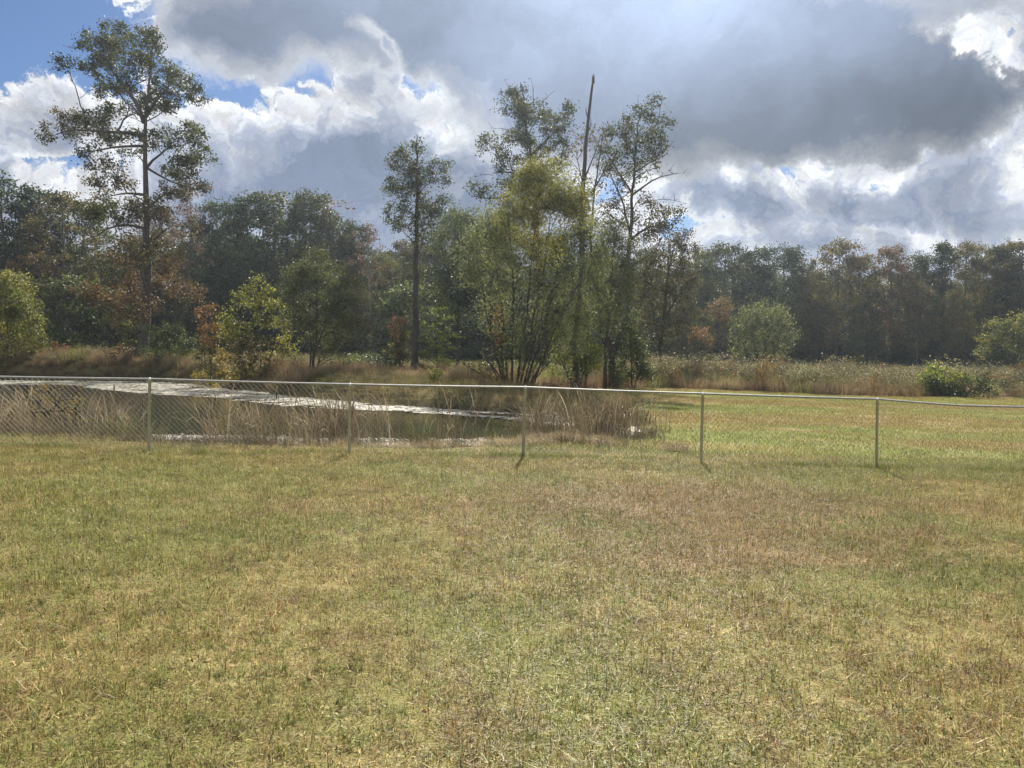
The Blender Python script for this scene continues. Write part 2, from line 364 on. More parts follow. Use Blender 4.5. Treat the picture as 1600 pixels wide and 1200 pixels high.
# ---- pond water
wm, T = mat('pond_water')
g = T.new('ShaderNodeNewGeometry')
p = T.new('ShaderNodeBsdfPrincipled'); p.inputs['Base Color'].default_value = (.030, .028, .014, 1); p.inputs['Roughness'].default_value = .07
p.inputs['IOR'].default_value = 1.33
b = T.new('ShaderNodeBump'); b.inputs['Strength'].default_value = .25; b.inputs['Distance'].default_value = .02
T.l.new(T.noise(g.outputs['Position'], 2.5, 3, .5), b.inputs['Height']); T.l.new(b.outputs[0], p.inputs['Normal']); finish(T, p.outputs[0])
cen = SH.mean(0)
gx, gy = np.meshgrid(np.arange(-46, 5, .8), np.arange(14, 66, .8))
def grow(poly, k):
    n = len(poly); out_ = []
    for j in range(n):
        t = poly[(j + 1) % n] - poly[j - 1]; nn = np.array([t[1], -t[0]]); nn /= np.linalg.norm(nn)
        c_ = poly[j] + nn * .2
        if inpoly(np.array([c_[0]]), np.array([c_[1]]), poly)[0]: nn = -nn
        out_.append(poly[j] + nn * k)
    return np.array(out_)
WP = grow(SH, .45)
me = npmesh('pond_water', np.c_[WP, np.full(len(WP), WZ)], np.arange(len(WP)), [len(WP)], [wm])
o = tag(mobj('pond_water', me), kind='structure')
if me.polygons[0].normal.z < 0: me.flip_normals()

# ---- floating duckweed mats
am, T = mat('duckweed')
g = T.new('ShaderNodeNewGeometry')
c = T.ramp(T.math('ADD', T.math('MULTIPLY', g.outputs['Random Per Island'], .5), T.math('MULTIPLY', T.noise(g.outputs['Position'], .8, 3), .5)),
           [(.2, (.17, .155, .115)), (.5, (.33, .31, .245)), (.8, (.50, .48, .40))])
p = T.new('ShaderNodeBsdfPrincipled'); T.put(p.inputs['Base Color'], c); p.inputs['Roughness'].default_value = .5; finish(T, p.outputs[0])
def band(top, bot, n, rmin, rmax, seed):
    rng = np.random.default_rng(seed)
    poly = np.array([PZ(a_, b_, WZ)[:2] for a_, b_ in list(top) + list(bot)[::-1]])
    lo_, hi_ = poly.min(0), poly.max(0); pts = rng.uniform(lo_, hi_, (n, 2))
    jit = pts + rng.normal(size=(n, 2)) * .12
    k = inpoly(jit[:, 0], jit[:, 1], poly) & (sdist(pts[:, 0], pts[:, 1]) < -.02)
    pts = pts[k]
    nz = np.sin(pts[:, 0] * 1.3 + 2 * np.sin(pts[:, 1] * .5)) * np.cos(pts[:, 1] * 1.7 + np.sin(pts[:, 0] * .9))
    pts = pts[(nz + rng.normal(size=len(pts)) * .35) < .62]
    return pts, rng.uniform(rmin, rmax, len(pts))
far_top = [(-260, 590), (0, 593), (233, 595), (300, 600), (400, 610), (450, 617), (600, 631), (750, 642), (850, 647), (930, 654), (1000, 664)]
far_bot = [(-260, 599), (0, 601), (110, 602), (170, 610), (233, 616), (330, 621), (400, 630), (470, 637), (560, 641), (680, 647), (800, 656), (880, 668), (1000, 686)]
near_top = [(-260, 684), (0, 680), (230, 681), (400, 683), (500, 686), (800, 688), (900, 683), (1000, 676)]
near_bot = [(-260, 700), (0, 700), (400, 702), (800, 700), (900, 698), (1000, 690)]
pa, ra = band(far_top, far_bot, 52000, .05, .15, 1); pb, rb = band(near_top, near_bot, 26000, .03, .075, 2)
pts = np.concatenate([pa, pb]); rr = np.concatenate([ra, rb]); rng = np.random.default_rng(5); n = len(pts)
th = (np.arange(6) * math.pi / 3)[None, :] + rng.uniform(0, 6, (n, 1))
rads = rr[:, None] * rng.uniform(.55, 1.1, (n, 6))
tilt = rng.normal(size=(n, 2)) * .05
dx, dy = rads * np.cos(th), rads * np.sin(th)
zz = WZ + rng.uniform(.006, .035, n)[:, None] + np.clip(dx * tilt[:, :1] + dy * tilt[:, 1:], -.006, .03)
V = np.stack([pts[:, :1] + dx, pts[:, 1:] + dy, zz], -1)
def sheet(top, bot, st, lim):
    poly = np.array([PZ(a_, b_, WZ)[:2] for a_, b_ in list(top) + list(bot)[::-1]]); lo_, hi_ = poly.min(0), poly.max(0)
    sx, sy = np.meshgrid(np.arange(lo_[0], hi_[0], st), np.arange(lo_[1], hi_[1], st)); sx, sy = sx.ravel(), sy.ravel()
    nz_ = np.sin(sx * 1.3 + 2 * np.sin(sy * .5)) * np.cos(sy * 1.7 + np.sin(sx * .9)) + .25 * np.sin(sx * 7.1) * np.sin(sy * 5.3)
    k = inpoly(sx, sy, poly) & (sdist(sx, sy) < -.12) & (nz_ < lim); sx, sy = sx[k], sy[k]
    return np.stack([np.stack([sx + a_ * st, sy + b_ * st, np.full(len(sx), WZ + .004)], -1) for a_, b_ in ((0, 0), (1, 0), (1, 1), (0, 1))], 1)
SV = np.concatenate([sheet(far_top, far_bot, .22, .55), sheet(near_top, near_bot, .16, .55)])
nS = len(SV) * 4
V6 = np.concatenate([SV.reshape(-1, 3), V.reshape(-1, 3)]); tag(mobj('duckweed', npmesh('duckweed', V6, np.arange(nS + n * 6), np.concatenate([np.full(nS // 4, 4), np.full(n, 6)]), [am])), 'pale mats of floating duckweed on the pond', 'duckweed', kind='stuff')

# ------------------------------------------------------------------ grass and reed scatter (stuff)
def bladesheet(n, radius, h, wd, lean, seed, segs=2, curl=.4, zjit=0.0, heads=0, headr=.02):
    """mesh arrays for n tapering blades spread in a disc"""
    rng = np.random.default_rng(seed)
    r = radius * np.sqrt(rng.uniform(0, 1, n)); t = rng.uniform(0, 2 * math.pi, n)
    base_ = np.stack([r * np.cos(t), r * np.sin(t), rng.uniform(-.01, .0, n) + zjit * rng.uniform(0, 1, n)], -1)
    hh = rng.uniform(h[0], h[1], n) ; ww = rng.uniform(wd[0], wd[1], n)
    a_ = rng.uniform(0, 2 * math.pi, n); le = np.abs(rng.normal(size=n)) * lean
    dirh = np.stack([np.cos(a_), np.sin(a_), np.zeros(n)], -1); side = np.stack([-np.sin(a_ + rng.normal(size=n)), np.cos(a_), np.zeros(n)], -1); side = unit(side)
    rows = []
    for k in range(segs + 1):
        f = k / segs; ang_ = le * (1 + curl * f * 2)
        pos_ = base_ + dirh * (hh * f * np.sin(np.minimum(ang_, 1.5)))[:, None] + np.array([0, 0, 1.]) * (hh * f * np.cos(np.minimum(ang_, 1.5)))[:, None]
        wk = (ww * (1 - f * .85) * .5)[:, None]
        rows += [pos_ - side * wk, pos_ + side * wk]
    V = np.stack(rows, 1); m = 2 * (segs + 1); off = np.arange(n)[:, None] * m
    fs = np.concatenate([off + np.array([2 * k, 2 * k + 1, 2 * k + 3, 2 * k + 2]) for k in range(segs)], 0)
    return V.reshape(-1, 3), fs, np.full(len(fs), 4)
def grassmat(name, cols, trans=.35, turf=False, nscale=.5, spec=.3, var=.4):
    m, T = mat(name); g = T.new('ShaderNodeNewGeometry'); oi = T.new('ShaderNodeObjectInfo')
    rnd = T.math('FRACT', T.math('ADD', g.outputs['Random Per Island'], oi.outputs['Random']))
    k = len(cols)
    if turf:
        c0 = turfcolor(T, g.outputs['Position'])
        tint = T.ramp(rnd, [(0, (.38, .36, .32)), (.26, (.95, .88, .78)), (.52, (.95, 1.30, .80)), (.74, (1.5, 1.38, 1.40)), (.90, (2.3, 2.15, 2.5))], 'CONSTANT')
        c = T.mix(1.0, c0, tint, 'MULTIPLY')
    else:
        n = T.mapr(T.noise(g.outputs['Position'], nscale, 4, .6), .32, .68, 0, 1)
        f = T.math('ADD', T.math('MULTIPLY', n, .6), T.math('MULTIPLY', rnd, .4))
        c = T.ramp(f, [(.1 + .8 * i_ / (k - 1), cols[i_]) for i_ in range(k)])
    br = T.mapr(T.math('FRACT', T.math('MULTIPLY', rnd, 9.7)), 0, 1, 1 - var, 1 + var)
    c = T.mix(1.0, c, br, 'MULTIPLY')
    p = T.new('ShaderNodeBsdfPrincipled'); T.put(p.inputs['Base Color'], c); p.inputs['Roughness'].default_value = .5; p.inputs['Specular IOR Level'].default_value = spec
    tr = T.new('ShaderNodeBsdfTranslucent'); T.put(tr.inputs[0], c)
    mx = T.new('ShaderNodeMixShader'); mx.inputs[0].default_value = trans
    T.l.new(p.outputs[0], mx.inputs[1]); T.l.new(tr.outputs[0], mx.inputs[2]); finish(T, mx.outputs[0]); return m
def scatter(name, pts, sources, smin, smax, label, cat, tiltv=0.0, kind='stuff'):
    """one stuff object: geometry nodes instance the source meshes on its points"""
    col = bpy.data.collections.new(name + '_source')
    for s in sources:
        if s.name not in col.objects: col.objects.link(s)
    me = bpy.data.meshes.new(name); me.vertices.add(len(pts)); me.vertices.foreach_set('co', np.asarray(pts, np.float32).ravel()); me.update()
    o = mobj(name, me)
    ng = bpy.data.node_groups.new(name, 'GeometryNodeTree')
    ng.interface.new_socket('Geometry', in_out='INPUT', socket_type='NodeSocketGeometry')
    ng.interface.new_socket('Geometry', in_out='OUTPUT', socket_type='NodeSocketGeometry')
    gi, go = ng.nodes.new('NodeGroupInput'), ng.nodes.new('NodeGroupOutput')
    ci = ng.nodes.new('GeometryNodeCollectionInfo'); ci.inputs[0].default_value = col; ci.inputs[1].default_value = True; ci.inputs[2].default_value = True
    io = ng.nodes.new('GeometryNodeInstanceOnPoints'); io.inputs['Pick Instance'].default_value = True
    rv = ng.nodes.new('FunctionNodeRandomValue'); rv.data_type = 'FLOAT_VECTOR'; rv.inputs[0].default_value = (-tiltv, -tiltv, 0); rv.inputs[1].default_value = (tiltv, tiltv, 6.283)
    rs = ng.nodes.new('FunctionNodeRandomValue'); rs.data_type = 'FLOAT'; rs.inputs[2].default_value = smin; rs.inputs[3].default_value = smax; rs.inputs['Seed'].default_value = 3
    L = ng.links.new
    L(gi.outputs[0], io.inputs['Points']); L(ci.outputs[0], io.inputs['Instance']); L(rv.outputs[0], io.inputs['Rotation']); L(rs.outputs[1], io.inputs['Scale']); L(io.outputs[0], go.inputs[0])
    md = o.modifiers.new('scatter', 'NODES'); md.node_group = ng
    return tag(o, label, cat, kind=kind)
def src(name, arrs, mats, midx=None, smooth=False):
    V, Fc, L_ = arrs; return bpy.data.objects.new(name, npmesh(name, V, Fc, L_, mats, midx, smooth))
def cat_arr(*arrs):
    V, Fc, L_ = [], [], []; off = 0
    for v, f, l in arrs:
        V.append(v); Fc.append(np.asarray(f).ravel() + off); L_.append(l); off += len(v)
    return np.concatenate(V), np.concatenate(Fc), np.concatenate(L_)
def gridpts(x0, x1, y0, y1, step, mask, seed, jit=.6):
    rng = np.random.default_rng(seed)
    gx_, gy_ = np.meshgrid(np.arange(x0, x1, step), np.arange(y0, y1, step)); gx_ = gx_.ravel(); gy_ = gy_.ravel()
    gx_ = gx_ + rng.uniform(-jit, jit, len(gx_)) * step; gy_ = gy_ + rng.uniform(-jit, jit, len(gy_)) * step
    k = mask(gx_, gy_, rng); gx_, gy_ = gx_[k], gy_[k]
    return np.stack([gx_, gy_, ground(gx_, gy_)], -1)
def view(x, y, m=1.2): return np.abs(x) < .70 * y + m

MT = grassmat('mown_grass', [], turf=True, var=.35)
lawn_src = [src('mown_tuft', cat_arr(bladesheet(500, .34, (.013, .031), (.0036, .007), 1.9, 10 + k, 2, .2, .018), bladesheet(110, .34, (.04, .11), (.0024, .0045), 1.9, 40 + k, 2, .05, .030), bladesheet(30, .34, (.02, .04), (.003, .006), .7, 50 + k, 2, .6, .0)), [MT]) for k in range(5)]
pts = gridpts(-12, 12, 2.4, 15, .26, lambda x, y, r: view(x, y) & (sdist(x, y) > np.where(x < 0, 2.2, .7)), 1)
scatter('lawn_grass', pts, lawn_src, .85, 1.3, 'short mown olive and straw coloured lawn grass in front of the fence', 'grass', .05)
clump_src = [src('mown_clump', cat_arr(bladesheet(80, .085, (.018, .044), (.004, .008), 1.3, 430 + k, 2, .5), bladesheet(12, .08, (.04, .08), (.002, .004), 1.5, 440 + k, 2, .1, .02)), [MT]) for k in range(4)]
scatter('clumped_grass', gridpts(-10, 10, 2.5, 13.5, .155, lambda x, y, r: view(x, y) & (r.uniform(size=len(x)) < .55), 33), clump_src, .6, 1.35, 'slightly raised clumps of straw and olive grass all over the near lawn', 'grass', .2)
MCL = grassmat('coarse_green', [(.09, .13, .025), (.15, .20, .04), (.24, .25, .08)], nscale=2)
clsrc = [src('coarse_tuft', bladesheet(46, .05, (.025, .06), (.003, .006), 1.0, 400 + k, 2, .4), [MCL]) for k in range(4)]
MBL = leafmat('lawn_weed_leaf', [(.09, .12, .03), (.14, .17, .045), (.20, .20, .07)], spec=.15)
def rosette(seed):
    rg = np.random.default_rng(seed); n_ = 16; a_ = rg.uniform(0, 6.28, n_); r_ = rg.uniform(.008, .035, n_)
    c_ = np.stack([r_ * np.cos(a_), r_ * np.sin(a_), rg.uniform(.008, .022, n_)], -1); return (leafquads(c_, .022, .6, rg, 2.5), np.arange(n_ * 4), np.full(n_, 4))
clsrc2 = [src('rosette', rosette(410 + k), [MBL]) for k in range(3)]
cm_ = lambda x, y, r: view(x, y) & (y < 13.4) & (nm(x, y, 1.9, 3.3) + np.sin(y * 2.3 + x) + r.normal(size=len(x)) * 1.2 > 1.5)
def nm(x, y, a, b, c=0): return np.sin(x * a + c) + np.sin(x * b + 1.7 + y)
scatter('coarse_grass', gridpts(-10, 10, 2.6, 13.4, .12, cm_, 31), clsrc, .6, 1.4, 'greener coarse grass tufts dotted through the lawn', 'grass', .1)
scatter('lawn_weeds', gridpts(-10, 10, 2.6, 13.4, .34, cm_, 32), clsrc2, .4, 1.1, 'small flat broad leaved weeds in the lawn', 'weeds', .1)
far_src = [src('lawn_tuft', bladesheet(420, .6, (.03, .06), (.006, .012), .7, 60 + k, 1), [MT]) for k in range(4)]
pts = gridpts(-18, 34, 14.5, 48, .45, lambda x, y, r: view(x, y) & (sdist(x, y) > np.where((x < 0) & (y < 19), 2.2, .5)) & (roughf(x, y) < .5) & ~((x < 0) & (y > 20) & (sdist(x, y) > 5.2)), 2)
scatter('meadow_grass', pts, far_src, .8, 1.3, 'green and brown striped mown grass beyond the fence', 'grass', .04)
# taller green tufts along the fence line
MG = grassmat('fence_tuft', [(.12, .15, .035), (.20, .24, .055), (.32, .29, .12)], nscale=1.5)
tuft = [src('fence_tuft', bladesheet(60, .12, (.03, .10), (.004, .009), .6, 80 + k), [MG]) for k in range(3)]
fpx = [(-420, 700, 12.4, 582), (-80, 701, 12.6, 585), (233, 703.5, 12.8, 590), (546, 711.5, 13.0, 598.5), (820, 718, 13.2, 603), (1097, 723.5, 13.4, 613), (1370, 729, 13.6, 621.5), (1500, 733, 13.7, 631.5), (1650, 738, 13.85, 634.5), (1960, 748, 14.1, 644)]
FB = []; FT = []
for (px, pb_, d, pt) in fpx:
    b_ = P(px, pb_, d); t_ = P(px + 1, pt, d); gz = g1(b_[0], b_[1]); FB.append(np.array([b_[0], b_[1], gz + .015])); FT.append(t_)
FB, FT = np.array(FB), np.array(FT)
rng = np.random.default_rng(11)
ft = []
for k in range(900):
    s = rng.uniform(0, len(FB) - 1); i0 = int(s); f = s - i0; pnt = FB[i0] * (1 - f) + FB[min(i0 + 1, len(FB) - 1)] * f
    x_, y_ = pnt[0] + rng.normal() * .05, pnt[1] + rng.normal() * .06 + .03
    if math.sin(x_ * 3.1) + math.sin(x_ * 1.3 + 1) + rng.normal() * .6 > -.3: ft.append((x_, y_, g1(x_, y_)))
scatter('fence_line_grass', np.array(ft), tuft, .6, 1.3, 'uncut green tufts along the foot of the wire fence', 'grass', .1)

# ------------------------------------------------------------------ chain-link fence
mm, T = mat('galvanised')
g = T.new('ShaderNodeNewGeometry'); n_ = T.noise(g.outputs['Position'], 14, 4, .6)
p = T.new('ShaderNodeBsdfPrincipled'); T.put(p.inputs['Base Color'], T.ramp(n_, [(.3, (.52, .54, .56)), (.7, (.68, .70, .72))])); p.inputs['Metallic'].default_value = .15
T.put(p.inputs['Roughness'], T.mapr(n_, .3, .7, .50, .68)); finish(T, p.outputs[0])
mrail, T = mat('rail_grey')
g = T.new('ShaderNodeNewGeometry'); n_ = T.noise(g.outputs['Position'], 9, 5, .65)
p = T.new('ShaderNodeBsdfPrincipled'); T.put(p.inputs['Base Color'], T.ramp(n_, [(.3, (.26, .265, .26)), (.7, (.42, .42, .41))])); p.inputs['Metallic'].default_value = .2; p.inputs['Roughness'].default_value = .62; finish(T, p.outputs[0])
wmat, T = mat('fence_wire')
p = T.new('ShaderNodeBsdfPrincipled'); p.inputs['Base Color'].default_value = (.115, .115, .112, 1); p.inputs['Metallic'].default_value = .3; p.inputs['Roughness'].default_value = .55; finish(T, p.outputs[0])
fence = empty('chain_link_fence', FB[3]); tag(fence, 'low galvanised chain-link fence crossing the whole lawn before the pond', 'fence')
fo = FB[3]
def loc_(v): return np.asarray(v) - fo
for k, (px, pb_, d, pt) in enumerate(fpx):
    if k == 7: continue
    a_, b_ = FB[k] - [0, 0, .06], FT[k] - [0, 0, .01]
    lean = {4: .05, 5: .03}.get(k, .01)
    a_ = a_ - [lean * .6, 0, 0]
    dv = unit(b_ - a_); ln = np.linalg.norm(b_ - a_)
    r = .026
    ringp = [(0, r), (ln - .035, r), (ln - .034, r * 1.18), (ln - .012, r * 1.18), (ln, r * .8), (ln + .014, r * .35)]
    pl = (np.array([a_ + dv * s_ for s_, _ in ringp]) - fo, np.array([q_ for _, q_ in ringp]))
    V, Fc, L_ = tubes([pl], 14)
    po = mobj('post', npmesh('post', V, Fc, L_, [mm], smooth=True), fence)
    for f in (.3, .7):
        c_ = a_ + dv * ln * f - fo; th = np.linspace(0, 2 * math.pi, 9)
        V, Fc, L_ = tubes([(np.stack([c_[0] + (r + .004) * np.cos(th), c_[1] + (r + .004) * np.sin(th), np.full(9, c_[2]) + .012 * np.sin(th)], -1), np.full(9, .0022))], 4)
        mobj('tie_wire', npmesh('tie_wire', V, Fc, L_, [mm], smooth=True), po)
seg = []
for k in range(len(FT) - 1):
    for f in np.linspace(0, 1, 6, endpoint=False):
        pnt = FT[k] * (1 - f) + FT[k + 1] * f; seg.append(pnt - fo - [0, 0, .022 + .006 * math.sin(math.pi * f)])
seg.append(FT[-1] - fo - [0, 0, .022])
V, Fc, L_ = tubes([(np.array(seg), np.full(len(seg), .0175))], 12)
mobj('top_rail', npmesh('top_rail', V, Fc, L_, [mrail], smooth=True), fence)
clen = np.concatenate([[0], np.cumsum(np.linalg.norm(np.diff(FB[:, :2], axis=0), axis=1))])
def fpt(s, t):
    s = np.clip(s, 0, clen[-1])
    bot = np.stack([np.interp(s, clen, FB[:, j]) for j in range(3)], -1); top = np.stack([np.interp(s, clen, FT[:, j]) for j in range(3)], -1)
    top = top - [0, 0, .03]; return bot * (1 - t)[..., None] + top * t[..., None]
Vs, Fs, off = [], [], 0
DW = .088
ns = 15
for s0 in np.arange(-1.2, clen[-1] + 1.2, DW):
    for sg in (1, -1):
        t = np.linspace(0, 1, ns); s = s0 + sg * t * 1.18
        ok = (s > 0) & (s < clen[-1])
        if ok.sum() < 2: continue
        s, t = s[ok], t[ok]; c_ = fpt(s, t) - fo
        wavy = .004 * np.sin(t * 40 * sg); yoff = .028 + .003 * sg
        sag = .012 * np.sin(s * 2.1) * np.sin(t * math.pi)
        c_[:, 1] += yoff + sag; r = .0021
        th = np.array([0, 2.094, 4.189]) + .5
        ring = c_[:, None, :] + r * np.stack([np.cos(th), np.sin(th) * 1., np.sin(th) * .6], -1)[None]
        m = len(c_); Vs.append(ring.reshape(-1, 3)); ii = np.arange(m - 1)[:, None] * 3; j = np.arange(3)[None]; j2 = (j + 1) % 3
        Fs.append((np.stack([ii + j, ii + j2, ii + 3 + j2, ii + 3 + j], -1).reshape(-1, 4) + off)); off += m * 3
Fs = np.concatenate(Fs)
mobj('wire_mesh', npmesh('wire_mesh', np.concatenate(Vs), Fs, np.full(len(Fs), 4), [wmat], smooth=True), fence)

# ------------------------------------------------------------------ trees
def bez(a, c, b, n):
    t = np.linspace(0, 1, n)[:, None]; return a * (1 - t) ** 2 + 2 * c * t * (1 - t) + b * t * t
class Tree:
    def __init__(s, seed): s.rng = np.random.default_rng(seed); s.pol = []; s.cp = []; s.cr = []; s.lv = []; s.lm = []; s.lu = []
    def stem(s, pts, r0, r1, wig=.0, n=None, pw=1.0):
        pts = np.asarray(pts, float)
        # smooth resample
        dd = np.concatenate([[0], np.cumsum(np.linalg.norm(np.diff(pts, axis=0), axis=1))]); L = dd[-1]
        n = n or max(5, int(L / .6)); u = np.linspace(0, L, n); q_ = np.stack([np.interp(u, dd, pts[:, j]) for j in range(3)], -1)
        for _ in range(2): q_[1:-1] = (q_[:-2] + 2 * q_[1:-1] + q_[2:]) / 4
        if wig: 
            w_ = s.rng.normal(size=(n, 3)) * wig; w_[0] = 0; q_ = q_ + w_ * [1, 1, .3]
        rad = r1 + (r0 - r1) * (1 - u / L) ** pw
        s.pol.append((q_, rad)); s.cp.append(q_); s.cr.append(rad); return q_
    def limb_to(s, c, rmax=.09, k=.018, up=.25, rise=.5):
        CP = np.concatenate(s.cp); CR = np.concatenate(s.cr)
        dv = c - CP; hd = np.hypot(dv[:, 0], dv[:, 1]); dist = np.linalg.norm(dv, axis=1)
        cost = dist + 2.5 * np.maximum(0, rise * hd - dv[:, 2]) + (CR < .02) * 1.0
        j = int(np.argmin(cost)); a = CP[j]; L = dist[j]
        r0 = min(CR[j] * .7, rmax, max(.02, k * L + .012)); ctl = (a + c) / 2 + np.array([0, 0, up * L * .5]) + s.rng.normal(size=3) * L * .06
        n = max(4, int(L / .45)); q_ = bez(a, ctl, c, n); q_[1:-1] += s.rng.normal(size=(n - 2, 3)) * L * .018
        s.pol.append((q_, np.linspace(r0, max(.009, r0 * .3), n))); s.cp.append(q_[1:]); s.cr.append(np.linspace(r0, .02, n)[1:]); return q_
    def blob(s, c, rad, nleaf, clump=.28, L=.17, W=.6, mi=0, flat=.65, upb=.5, droop=0., vol=None, twig=True, fine=1.0):
        c = np.asarray(c, float); rad = np.asarray(rad, float); q_ = s.limb_to(c)
        nc = max(3, int(nleaf / 26 * fine))
        v = unit(s.rng.normal(size=(nc, 3))) * (s.rng.uniform(.05, 1, nc) ** .42)[:, None] * rad
        cc = c + v; 
        if twig:
            for e in cc[::1]:
                a = q_[s.rng.integers(max(1, len(q_) // 2), len(q_))]; m = (a + e) / 2 + s.rng.normal(size=3) * .06 + [0, 0, -.04]
                s.pol.append((np.array([a, m, e]), np.array([.012, .008, .004])))
        per = s.rng.multinomial(nleaf, s.rng.dirichlet(np.full(nc, 3.0)))
        cl = np.repeat(cc, per, 0) + s.rng.normal(size=(nleaf, 3)) * clump * np.array([1, 1, flat])
        drs = np.tile([0, 0, -1.0], (nleaf, 1)) if droop else None
        s.lv.append(leafquads(cl, L, W, s.rng, upb, droop, drs)); s.lm.append(np.full(nleaf, mi))
    def dead(s, pts, r0, r1=.006, tw=5, tl=.6):
        q_ = s.stem(pts, r0, r1, .02); s.cp.pop(); s.cr.pop()
        for _ in range(tw):
            j = s.rng.integers(len(q_) // 3, len(q_)); e = q_[j] + unit(s.rng.normal(size=3) + [0, 0, .5]) * tl * s.rng.uniform(.3, 1)
            s.pol.append((np.array([q_[j], (q_[j] + e) / 2 + s.rng.normal(size=3) * .05, e]), np.array([.014, .009, .004])))
    def wood(s, name='trunk'):
        V, Fc, L_ = tubes(s.pol, 9); return V, Fc, L_
    def meshes(s, bark, leafs, nm=('trunk', 'crown')):
        V, Fc, L_ = s.wood(); tm = npmesh(nm[0], V, Fc, L_, [bark], smooth=True)
        if not s.lv: return tm, None
        LV = np.concatenate(s.lv); n = len(LV) // 4
        return tm, npmesh(nm[1], LV, np.arange(n * 4), np.full(n, 4), leafs, np.concatenate(s.lm))

# ------------------------------------------------------------------ reeds, weeds and rough grass (stuff)
MR = grassmat('reed_straw', [(.11, .08, .042), (.25, .195, .11), (.48, .40, .27)], nscale=1.6, spec=.08, trans=.3)
MRg = grassmat('reed_green', [(.05, .07, .02), (.10, .12, .035), (.18, .16, .06)], nscale=.9)
MW = grassmat('weed_brown', [(.05, .036, .018), (.12, .088, .045), (.30, .235, .14)], nscale=1.2)
def reed_arr(n, radius, h, lean, seed, windx=-.5, seeds=True):
    """bowed reed stalks: narrow strips bending over to -X with a pale feathery tip, and stiff leaves"""
    rng = np.random.default_rng(seed); K = 6; V, Fc = [], []; off = 0
    for _ in range(n):
        r = radius * math.sqrt(rng.uniform()); t = rng.uniform(0, 6.28); b0 = np.array([r * math.cos(t), r * math.sin(t), -.05])
        hh = rng.uniform(*h); bend = abs(rng.normal()) * lean + .15; dr = unit(np.array([windx + rng.normal() * .45, rng.normal() * .4, 0.]))
        f = np.linspace(0, 1, K + 1); th_ = bend * f ** 2 * 1.9 + rng.uniform(-.05, .12)
        ds = hh / K; pos_ = b0 + np.concatenate([[[0, 0, 0]], np.cumsum(ds * (dr[None] * np.sin(th_[1:])[:, None] + np.array([0, 0, 1.]) * np.cos(th_[1:])[:, None]), 0)])
        wd = np.interp(f, [0, .65, .8, .93, 1], [.0042, .0036, .0095, .007, .001]) * rng.uniform(.7, 1.2) if seeds else np.interp(f, [0, .5, 1], [.006, .005, .001])
        sd_ = unit(np.array([math.cos(t * 3), math.sin(t * 3) * .4, 0.]))
        vv = np.stack([pos_ - sd_ * wd[:, None], pos_ + sd_ * wd[:, None]], 1).reshape(-1, 3); V.append(vv)
        for k in range(K): Fc.append(np.array([2 * k, 2 * k + 1, 2 * k + 3, 2 * k + 2]) + off)
        off += len(vv)
    Fc = np.array(Fc); return np.concatenate(V), Fc, np.full(len(Fc), 4)
def weed_arr(n, radius, h, seed, leaf=.022, nl=26, lw=.45, stalks=True):
    """branching dead weed stems with small leaves and seed heads"""
    rng = np.random.default_rng(seed); pol = []; lc = []
    for _ in range(n):
        r = radius * math.sqrt(rng.uniform()); t = rng.uniform(0, 6.28); b0 = np.array([r * math.cos(t), r * math.sin(t), -.03]); hh = rng.uniform(*h)
        tip = b0 + np.array([rng.normal() * .12 * hh, rng.normal() * .12 * hh, hh]); mid = (b0 + tip) / 2 + rng.normal(size=3) * .04 * hh
        pl = np.array([b0, mid, tip]); pol.append((pl, np.array([.004, .003, .0012])))
        for _b in range(4):
            f = rng.uniform(.45, .95); s_ = mid + (tip - mid) * (f - .45) / .55; e_ = s_ + np.array([rng.normal() * .16 * hh, rng.normal() * .16 * hh, rng.uniform(.08, .24) * hh])
            pol.append((np.array([s_, e_]), np.array([.002, .001])))
            lc.append(e_ + rng.normal(size=(nl // 4, 3)) * .035 * hh)
        ff = rng.uniform(.2, 1, nl)[:, None]; lc.append(b0 + (tip - b0) * ff + rng.normal(size=(nl, 3)) * .06 * hh)
    lc = np.concatenate(lc); lv = leafquads(lc, leaf, lw, rng, .3)
    A_ = tubes(pol, 3); nlv = len(lc)
    return cat_arr(A_, (lv, np.arange(nlv * 4), np.full(nlv, 4)))
reed_src = [src('reed_stalk', reed_arr(17, .30, (.55, 1.35), .42, 100 + k), [MR]) for k in range(5)]
reedg_src = [src('reed_leaf', reed_arr(22, .25, (.35, .8), .4, 120 + k, seeds=False), [MRg]) for k in range(3)]
weed_src = [src('weed_stem', weed_arr(9, .3, (.22, .55), 140 + k), [MW]) for k in range(5)]
def nearbank(x, y): return (y < 20.5) & (y > 13.2 + .0 * x) & (x < 4)
def nm(x, y, a, b, c=0): return np.sin(x * a + c) + np.sin(x * b + 1.7 + y)
pts = gridpts(-22, 3.6, 14.1, 18.5, .23, lambda x, y, r: view(x, y) & (np.abs(sdist(x, y) + .15) < .85) & (y < 19) & (nm(x, y, 1.1, 2.7) + r.normal(size=len(x)) * .9 > .7 + .5 * (x > -.5)), 3)
scatter('reeds', pts, reed_src, .75, 1.25, 'bowed straw coloured reeds on the near pond margin', 'reeds', .08)
pts = gridpts(-22, 3.6, 14.3, 18.5, .30, lambda x, y, r: view(x, y) & (np.abs(sdist(x, y) + .1) < .8) & (nm(x, y, .8, 1.9, 2) + r.normal(size=len(x)) * .8 > .55), 4)
scatter('green_reeds', pts, reedg_src, .75, 1.2, 'olive green rush leaves among the dry reeds', 'reeds', .1)
pts = gridpts(-22, 3.2, 13.5, 18.0, .17, lambda x, y, r: view(x, y) & (sdist(x, y) > -.25) & (y > 13.35 + 1.1 * sm((x + 6) / 5)) & (sdist(x, y) < 3) & (y < 18.4) & (r.uniform(size=len(x)) < .42 - .14 * (x > -4)), 5)
